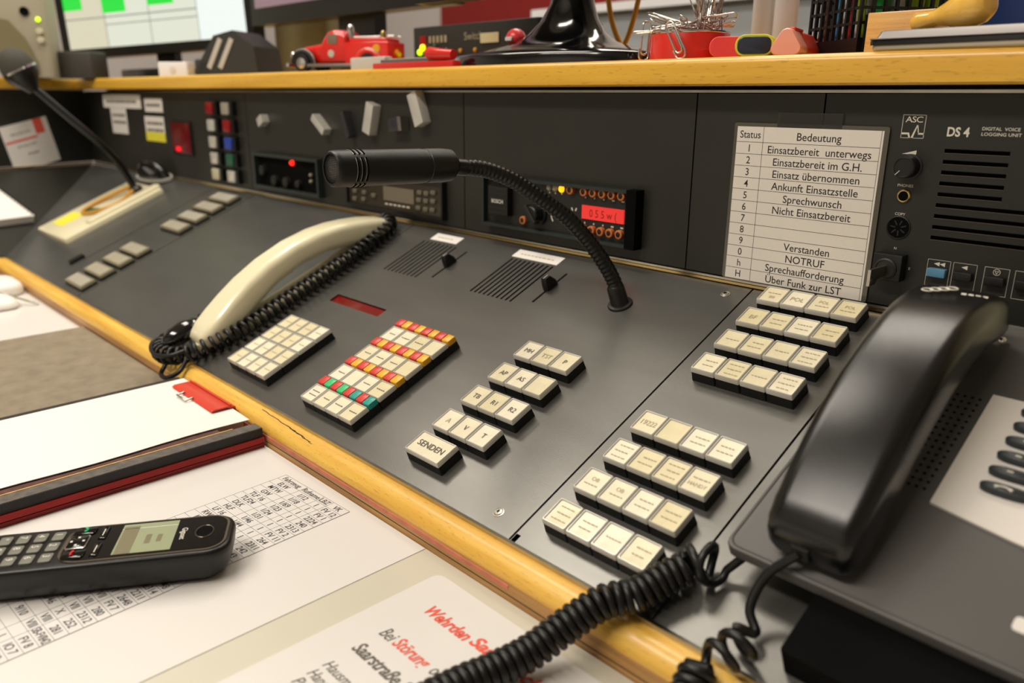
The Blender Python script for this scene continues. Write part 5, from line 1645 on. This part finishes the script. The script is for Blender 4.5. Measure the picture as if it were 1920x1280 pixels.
# red tool and grey case
t = thing('box_cutter', 'flat red tool with a rounded red end at the shelf edge', 'tool', (-0.44, 0.273, ZS))
wbuild(MB().rbox(-0.442, 0.273, ZS, ZS + 0.0060, 0.150, 0.014, 0.003, 0.001, n=3), 'flat_body', 'red', t, 40)
wbuild(MB().rbox(-0.450, 0.276, ZS + 0.0060, ZS + 0.0100, 0.120, 0.006, 0.002, 0.001), 'clear_cover', 'tin', t, 40)
wbuild(MB().tube([(-0.418, 0.272, ZS + 0.0145), (-0.412, 0.272, ZS + 0.0145), (-0.395, 0.272, ZS + 0.0130), (-0.372, 0.272, ZS + 0.0120)], [0.0045, 0.0068, 0.0062, 0.0050], 16), 'rounded_end', 'red', t, 50)
t = thing('steel_case', 'flat grey metal case between the toy truck and the red tool', 'case', (-0.52, 0.292, ZS))
wbuild(MB().rbox(-0.555, 0.291, ZS, ZS + 0.0150, 0.075, 0.013, 0.002, 0.002), 'case_body', 'silver', t, 40)
wbuild(MB().rbox(-0.474, 0.293, ZS, ZS + 0.0120, 0.085, 0.010, 0.002, 0.002), 'case_cover', 'tin_base', t, 40)

t = thing('figurine', 'tiny red figurine with a bulb head standing on the glossy monitor foot', 'figurine', (-0.338, 0.332, ZS + 0.0136), (0, 0, 0))
MB().lathe([(0.0115, 0), (0.0110, 0.002), (0.0050, 0.004), (0.0040, 0.009)], 20).build('stand', 'pinkred', t, smooth=40)
g = MB().lathe([(0.0040, 0.008), (0.0085, 0.011), (0.0110, 0.0155), (0.0110, 0.018), (0.0085, 0.0225), (0.0045, 0.0255), (0.0001, 0.0262)], 20)
g.build('head', 'pinkred', t, smooth=60)
MB().rbox(0, 0, 0, 0.002, 0.010, 0.0042, 0.0012, 0.0006, T=Matrix.Translation((0.000, -0.0100, 0.0150)) @ Matrix.Rotation(PI / 2, 4, 'X')).build('white_patch', 'white_sheet', t)

# ---- toy fire truck
t = thing('toy_fire_truck', 'shiny red toy fire truck with chrome wheels on the shelf edge', 'toy truck', (-0.7080, 0.3480, ZS), (0, 0, math.radians(206)))
body = MB()
body.rbox(-0.052, 0, 0.0105, 0.0400, 0.070, 0.048, 0.003, 0.002)
body.build('rear_body', 'truck_red', t, smooth=40)
g = MB()
rings = []
for x, w_, z0_, z1_ in ((-0.018, 0.046, 0.0105, 0.0520), (-0.014, 0.047, 0.0105, 0.0555), (0.000, 0.047, 0.0105, 0.0570), (0.010, 0.046, 0.0105, 0.0545), (0.016, 0.045, 0.0105, 0.0480), (0.022, 0.043, 0.0105, 0.0400)):
    h = z1_ - z0_
    rings.append([(x, a, (z0_ + z1_) / 2 + c_) for a, c_ in rrect(w_, h, 0.009, 4)])
g.loft(rings)
g.build('cab', 'truck_red', t, smooth=50)
g = MB()
rings = []
for x, w_, z1_ in ((0.018, 0.040, 0.0395), (0.035, 0.036, 0.0375), (0.055, 0.031, 0.0350), (0.068, 0.026, 0.0315), (0.0715, 0.020, 0.0275)):
    h = z1_ - 0.0105
    rings.append([(x, a, 0.0105 + h / 2 + c_) for a, c_ in rrect(w_, h, 0.008, 4)])
g.loft(rings)
g.build('bonnet', 'truck_red', t, smooth=50)
for sy in (1, -1):
    MB().rbox(0.001, 0, 0, 0.0012, 0.016, 0.013, 0.003, 0.0004, T=Matrix.Translation((0, sy * 0.0233, 0.0440)) @ Matrix.Rotation(-sy * PI / 2, 4, 'X')).build('side_window', 'glass_dark', t, smooth=40)
    MB().lathe([(0.005, 0), (0.005, 0.0009), (0.004, 0.001)], 16, T=Matrix.Translation((0.004, sy * 0.0235, 0.0250)) @ Matrix.Rotation(-sy * PI / 2, 4, 'X')).build('door_badge', 'silver', t)
    MB().lathe([(0.0055, 0), (0.0055, 0.0009), (0.004, 0.001)], 16, T=Matrix.Translation((-0.068, sy * 0.0240, 0.0310)) @ Matrix.Rotation(-sy * PI / 2, 4, 'X')).build('yellow_emblem', 'yellow_key', t)
    MB().rbox(0.002, sy * 0.0275, 0.0075, 0.0115, 0.075, 0.010, 0.001, 0.001).build('running_board', 'tin', t, smooth=40)
    for wx, fm in ((0.050, 'tyre'), (-0.055, 'truck_red')):
        arc = [Vector((wx + 0.0165 * math.cos(PI * j / 14), sy * 0.0235, 0.0115 + 0.0165 * math.sin(PI * j / 14))) for j in range(15)]
        MB().tube(arc, 0.0046, 8).build('fender', fm, t, smooth=60)
        arc = [Vector((wx + 0.0195 * math.cos(PI * j / 14), sy * 0.0255, 0.0115 + 0.0195 * math.sin(PI * j / 14))) for j in range(15)]
        MB().tube(arc, 0.0012, 6).build('fender_edge', 'silver', t, smooth=60)
        wl = MB().lathe([(0.006, -0.005), (0.0118, -0.0045), (0.0125, -0.002), (0.0125, 0.003), (0.0115, 0.005), (0.0075, 0.0048)], 24, T=Matrix.Translation((wx, sy * 0.0245, 0.0125)) @ Matrix.Rotation(-sy * PI / 2, 4, 'X')).build('wheel', 'tyre', t, smooth=40)
        MB().lathe([(0.0078, 0.0040), (0.0072, 0.0060), (0.0040, 0.0066), (0.0001, 0.0078)], 20, T=Matrix.Translation((wx, sy * 0.0245, 0.0125)) @ Matrix.Rotation(-sy * PI / 2, 4, 'X')).build('hub_cap', 'chrome', wl, smooth=50)
    MB().ball((0.0700, sy * 0.0170, 0.0240), 0.0050, n=12, m=8).build('headlamp', 'chrome', t, smooth=60)
    MB().cyl((-0.088, sy * 0.010, 0.0475), (-0.022, sy * 0.010, 0.0465), 0.0012, 8).build('ladder_rail', 'silver', t)
for k in range(7):
    MB().cyl((-0.084 + k * 0.0095, -0.010, 0.0474), (-0.084 + k * 0.0095, 0.010, 0.0474), 0.0009, 6).build('ladder_rung', 'silver', t)
MB().rbox(0.0755, 0, 0.008, 0.013, 0.006, 0.054, 0.002, 0.001).build('bumper', 'chrome', t, smooth=40)
MB().rbox(-0.052, 0.0, 0.0400, 0.0450, 0.060, 0.038, 0.002, 0.002).build('hose_bed', 'truck_red', t, smooth=40)
MB().lathe([(0.0045, 0.045), (0.0050, 0.052), (0.0045, 0.060), (0.0030, 0.0630), (0.0001, 0.0640)], 16).build('chrome_bell', 'chrome', t, (-0.021, 0.010, 0), smooth=50)
MB().lathe([(0.0045, 0.045), (0.0045, 0.050), (0.0030, 0.0540), (0.0001, 0.0550)], 14).build('brass_lantern', 'brass', t, (-0.073, 0.012, 0), smooth=50)

# ---- red cup with paper clips
cc = (-0.111, 0.327)
t = thing('clip_cup', 'low round red cup full of paper clips', 'cup', (cc[0], cc[1], ZS))
MB().lathe([(0.0335, 0), (0.0345, 0.001), (0.0345, 0.0235), (0.0338, 0.0245), (0.0325, 0.0245), (0.0320, 0.004), (0.0001, 0.004)], 48).build('cup_wall', 'red_lacquer', t, smooth=35)
MB().lathe([(0.0347, 0.0225), (0.0350, 0.0235), (0.0347, 0.0245)], 48, cap0=False, cap1=False).build('cup_rim', 'chrome', t, smooth=50)


def clip_path(L=0.034, w_=0.0085):
    def arc(cx, cy, r, a0, a1, n=8):
        return [(cx + r * math.cos(math.radians(a0 + (a1 - a0) * k / n)), cy + r * math.sin(math.radians(a0 + (a1 - a0) * k / n))) for k in range(n + 1)]
    r1, r2, r3 = w_ / 2, w_ / 2 - 0.0008, w_ / 2 - 0.0016
    p = [(-r1, L * 0.30)]
    p += [(-r1, r1)] + arc(0, r1, r1, 180, 360) + [(r1, L - r2)]
    p += arc(r1 - r2, L - r2, r2, 0, 180) + [(r1 - 2 * r2, L * 0.16 + r3)]
    p += arc(r1 - 2 * r2 + r3, L * 0.16 + r3, r3, 180, 360) + [(r1 - 2 * r2 + 2 * r3, L * 0.72)]
    return p


clipm = MB().tube([(x, y, 0.0002 * math.sin(i)) for i, (x, y) in enumerate(clip_path())], 0.00060, 6, up=(0, 0, 1)).mesh('paper_clip', 'chrome', 60)
rr = random.Random(3)
GRP = 'paper clips of the red cup'
for i in range(46):
    a, q = rr.uniform(0, 2 * PI), math.sqrt(rr.random()) * 0.020
    up_ = i < 16
    o = put('paper_clip', clipm, None)
    if up_:
        o.location = (cc[0] + 0.010 + rr.uniform(-0.014, 0.014), cc[1] + rr.uniform(-0.012, 0.012), ZS + 0.020 + rr.uniform(0, 0.014))
        o.rotation_euler = (PI / 2 + rr.uniform(-0.25, 0.25), rr.uniform(-0.45, 0.45), rr.uniform(0, PI))
    else:
        o.location = (cc[0] + q * math.cos(a), cc[1] + q * math.sin(a), ZS + 0.0235 + rr.uniform(0, 0.010))
        o.rotation_euler = (rr.uniform(-0.5, 0.5), rr.uniform(-0.6, 0.6), rr.uniform(0, 2 * PI))
    tag(o, 'silver paper clip in the tangled heap on the red cup', 'paper clip', GRP)
big = MB().tube([(x, y, 0) for x, y in clip_path(0.034, 0.0095)], 0.00085, 8, up=(0, 0, 1)).mesh('paper_clip', 'chrome', 60)
o = put('paper_clip', big, None, (-0.0905, 0.2880, ZS + 0.0012), (PI / 2 - 0.10, 0, 0.0))
o.rotation_euler = Euler((PI / 2 - 0.08, math.radians(-32), 0.12))
tag(o, 'large shiny paper clip leaning on the front of the red cup', 'paper clip', GRP)
o = put('paper_clip', big, None, (-0.1500, 0.3120, ZS + 0.0012), None)
o.rotation_euler = Euler((PI / 2 - 0.05, math.radians(4), 1.1))
tag(o, 'paper clip standing upright at the left side of the red cup', 'paper clip', GRP)

# ---- highlighters lying with their ends to the viewer
def marker(label, x, y, ang, sec, parts):
    t_ = thing('highlighter', label, 'highlighter', (x, y, ZS), (0, 0, ang), 'highlighters lying on the shelf')
    for nm, m_, y0, y1, f0, f1 in parts:
        MB().loft([[(a * f, y, c_ * f + sec[1]) for a, c_ in sec[0]] for y, f in ((y0, f0), (y0 + 0.0012, f1), (y1, f1))]).build(nm, m_, t_, smooth=40)
    return t_


capsule = (rrect(0.0290, 0.0158, 0.0072, 6), 0.0082)
marker('coral red highlighter, left of the navy-capped one', -0.0455, 0.284, math.radians(26), capsule, (('cap', 'pinkred', 0.0, 0.030, 0.93, 1.0), ('barrel', 'red', 0.030, 0.105, 0.98, 0.98)))
tm = marker('yellow-green rimmed highlighter with a navy cap end', -0.0190, 0.279, math.radians(20), capsule, (('cap_rim', 'lime', 0.0, 0.028, 0.97, 1.02), ('barrel', 'yellow_key', 0.028, 0.105, 0.98, 0.98)))
MB().loft([[(a * f, y, c_ * f + 0.0082) for a, c_ in rrect(0.0255, 0.0125, 0.0050, 6)] for y, f in ((-0.0012, 0.92), (-0.0004, 1.0), (0.0005, 1.0))]).build('cap_inlay', 'navy', tm, smooth=40)
tri = []
for k in range(3):
    a0 = math.radians(90 + 120 * k)
    cx, cy = 0.0072 * math.cos(a0), 0.0066 * math.sin(a0)
    for j in range(7):
        a = a0 + math.radians(-60 + 120 * j / 6)
        tri.append((cx + 0.0052 * math.cos(a), cy + 0.0048 * math.sin(a)))
tr = (tri, 0.0082)
tm = marker('triangular highlighter with a frosted pink cap beside the pen basket', 0.0068, 0.280, math.radians(15), tr, (('cap', 'peach', 0.0, 0.022, 0.92, 1.0), ('barrel', 'orange_red', 0.022, 0.100, 0.97, 0.97)))
MB().rbox(0.002, 0.022, 0.0185, 0.0205, 0.004, 0.028, 0.001, 0.0006).build('pocket_clip', 'orange_red', tm)
o = MB().tube([(-0.060, 0.430, ZS + 0.0095), (-0.025, 0.425, ZS + 0.0095)], 0.009, 14).build('marker_cap', 'pinkred', None, smooth=50)
tag(o, 'pink marker cap behind the three highlighters', 'marker cap')
for k, (x, y, lab) in enumerate(((-0.1135, 0.455, 'pale translucent tube standing behind the highlighters, left one of the pair'), (-0.0885, 0.452, 'pale translucent tube standing behind the highlighters, right one of the pair'))):
    o = MB().lathe([(0.0108, 0), (0.0112, 0.002), (0.0112, 0.110), (0.0100, 0.114), (0.0001, 0.114)], 24).build('plastic_tube', 'bottle', None, (x, y, ZS), smooth=40)
    tag(o, lab, 'tube', 'pale tubes on the shelf')

# ---- pen basket
bc = (0.0443, 0.3165)
BA = math.radians(54)
t = thing('pen_basket', 'square black grid pen basket full of pens', 'pen holder', (bc[0], bc[1], ZS), (0, 0, BA))
S_ = 0.077
MB().box(0, S_, 0, S_, 0, 0.0022).build('basket_floor', 'black', t)
for i, (x0, x1, y0, y1) in enumerate(((0, S_, 0, 0.002), (0, S_, S_ - 0.002, S_), (0, 0.002, 0.002, S_ - 0.002), (S_ - 0.002, S_, 0.002, S_ - 0.002))):
    MB().box(x0, x1, y0, y1, 0.0022, 0.0130).build('base_band', 'black', t)
    for zz in (0.0225, 0.0330, 0.0435, 0.0540, 0.0645, 0.0750):
        MB().box(x0, x1, y0, y1, zz, zz + 0.0020).build('cross_bar', 'black', t)
    for k in range(9):
        f = k / 8 * (S_ - 0.0022)
        if i < 2:
            MB().box(f, f + 0.0022, y0 - 0.0003, y1 + 0.0003, 0.0130, 0.0790).build('upright_bar', 'black', t)
        elif 0 < k < 8:
            MB().box(x0 - 0.0003, x1 + 0.0003, f, f + 0.0022, 0.0130, 0.0790).build('upright_bar', 'black', t)
Rb = Matrix.Rotation(BA, 4, 'Z')
pens = [('pen_brown', 0.010, 0.066, 0.0036, 'brown pencil, leftmost in the pen basket'), ('skyblue', 0.010, 0.050, 0.0042, 'light blue pen in the pen basket'), ('pen_red', 0.011, 0.031, 0.0028, 'thin red pen in the pen basket'), ('pen_white', 0.010, 0.040, 0.0036, 'pale blue-white pen beside the thin red one'), ('pen_white', 0.012, 0.021, 0.0036, 'pale pen with dark stripes in the pen basket'), ('pen_lime', 0.010, 0.012, 0.0030, 'slim light green pen near the basket corner'), ('pen_green', 0.024, 0.010, 0.0052, 'thick green pen at the basket corner'), ('pen_white', 0.038, 0.011, 0.0050, 'white marker behind the basket front'), ('pen_lime', 0.050, 0.012, 0.0056, 'lime yellow highlighter standing in the pen basket'), ('pen_lime', 0.064, 0.012, 0.0050, 'yellow-green highlighter, rightmost in the pen basket'), ('blue', 0.060, 0.030, 0.0042, 'dark blue pen at the back of the pen basket'), ('skyblue', 0.030, 0.060, 0.0042, 'blue pen at the back of the pen basket')]
for k in range(10):
    pens.append((['pen_white', 'charcoal', 'pen_green', 'pen_red', 'skyblue'][k % 5], 0.022 + 0.0125 * (k % 4), 0.024 + 0.014 * (k // 4), 0.0045, 'pen packed into the middle of the pen basket'))
for i, (m_, x, y, r, lab) in enumerate(pens):
    p = Rb @ Vector((x, y, 0))
    tl = thing('pen', lab, 'pen', (bc[0] + p.x, bc[1] + p.y, ZS + 0.0024), (rr.uniform(-0.06, 0.06), rr.uniform(-0.06, 0.06), 0), 'pens in the basket')
    MB().lathe([(r * 0.35, 0), (r, 0.006), (r, 0.095)], 12).build('barrel', m_, tl, smooth=40)
    MB().lathe([(r * 1.08, 0.095), (r * 1.08, 0.128), (r * 0.7, 0.131), (0.0001, 0.131)], 12).build('cap', 'pen_white' if i % 3 else m_, tl, smooth=40)

# ---- rubber stamp and stamp pad tin
t = thing('rubber_stamp', 'wooden rubber stamp lying with its bulbous yellow handle to the right', 'stamp', (0.078, 0.318, ZS))
wbuild(MB().rbox(0.0785, 0.3170, ZS, ZS + 0.0285, 0.0470, 0.024, 0.001, 0.001), 'stamp_block', 'wood_light', t, 40)
wbuild(MB().box(0.0530, 0.0548, 0.306, 0.328, ZS + 0.001, ZS + 0.0275), 'rubber_face', 'deep', t)
hx = Vector((0.0905, 0.3045, ZS + 0.0198))
hd = Vector((0.0500, -0.0170, 0.0085))
TQ = Matrix.Translation(hx) @ hd.to_track_quat('Z', 'Y').to_matrix().to_4x4()
wbuild(MB().lathe([(0.0050, -0.002), (0.0066, 0.001), (0.0066, 0.004), (0.0054, 0.010), (0.0056, 0.016), (0.0080, 0.024), (0.0112, 0.033), (0.0122, 0.041), (0.0112, 0.048), (0.0080, 0.0525), (0.0062, 0.0532), (0.0001, 0.0532)], 28, T=TQ), 'handle', 'handle_wood', t, 60)
t = thing('stamp_pad_tin', 'flat metal stamp pad tin with a silver lid at the right shelf edge', 'tin', (0.140, 0.283, ZS), (0, 0, math.radians(-3)))
MB().rbox(0, 0, 0, 0.0040, 0.128, 0.034, 0.004, 0.0004, chb=0.0012, n=4).build('tin_base', 'tin_base', t, smooth=40)
MB().rbox(0, 0, 0.0040, 0.0074, 0.131, 0.036, 0.004, 0.0004, n=4).build('tin_band', 'gloss_black', t, smooth=40)
MB().rbox(0, 0, 0.0075, 0.0084, 0.1325, 0.0375, 0.005, 0.0004, n=4).build('lid_flange', 'tin', t, smooth=40)
MB().rbox(0, 0, 0.0084, 0.0135, 0.126, 0.031, 0.004, 0.0020, n=4, taper=0.0015).build('lid', 'tin', t, smooth=40)

t = thing('ring_binder', 'dark blue folder standing behind the rubber stamp handle', 'folder', (0.104, 0.56, ZS))
wbuild(MB().rbox(0.100, 0.56, ZS, ZS + 0.26, 0.038, 0.20, 0.002, 0.002), 'folder_body', 'blue', t, 40)
t = thing('paper_stack', 'white paper block beside the dark blue folder', 'paper', (0.131, 0.55, ZS))
wbuild(MB().box(0.1215, 0.142, 0.46, 0.65, ZS, ZS + 0.24), 'pages', 'paper', t)

# ---- cabinet at the back wall
t = thing('steel_cabinet', 'light grey steel cabinet at the back wall under the red band', 'cabinet', (-0.2, 1.50, FLOOR))
wbuild(MB().box(-1.30, 0.90, 1.35, 1.70, FLOOR, 0.475), 'cabinet_body', 'cab', t)
for k in range(4):
    x0 = -1.29 + k * 0.547
    for z0_, z1_ in ((0.10, 0.40), (-0.25, 0.09), (-0.72, -0.26)):
        wbuild(MB().box(x0, x0 + 0.537, 1.343, 1.35, z0_, z1_), 'drawer_front', 'cab', t)
wbuild(MB().box(-1.31, 0.91, 1.33, 1.71, 0.475, 0.495), 'cabinet_top', 'bottle', t)
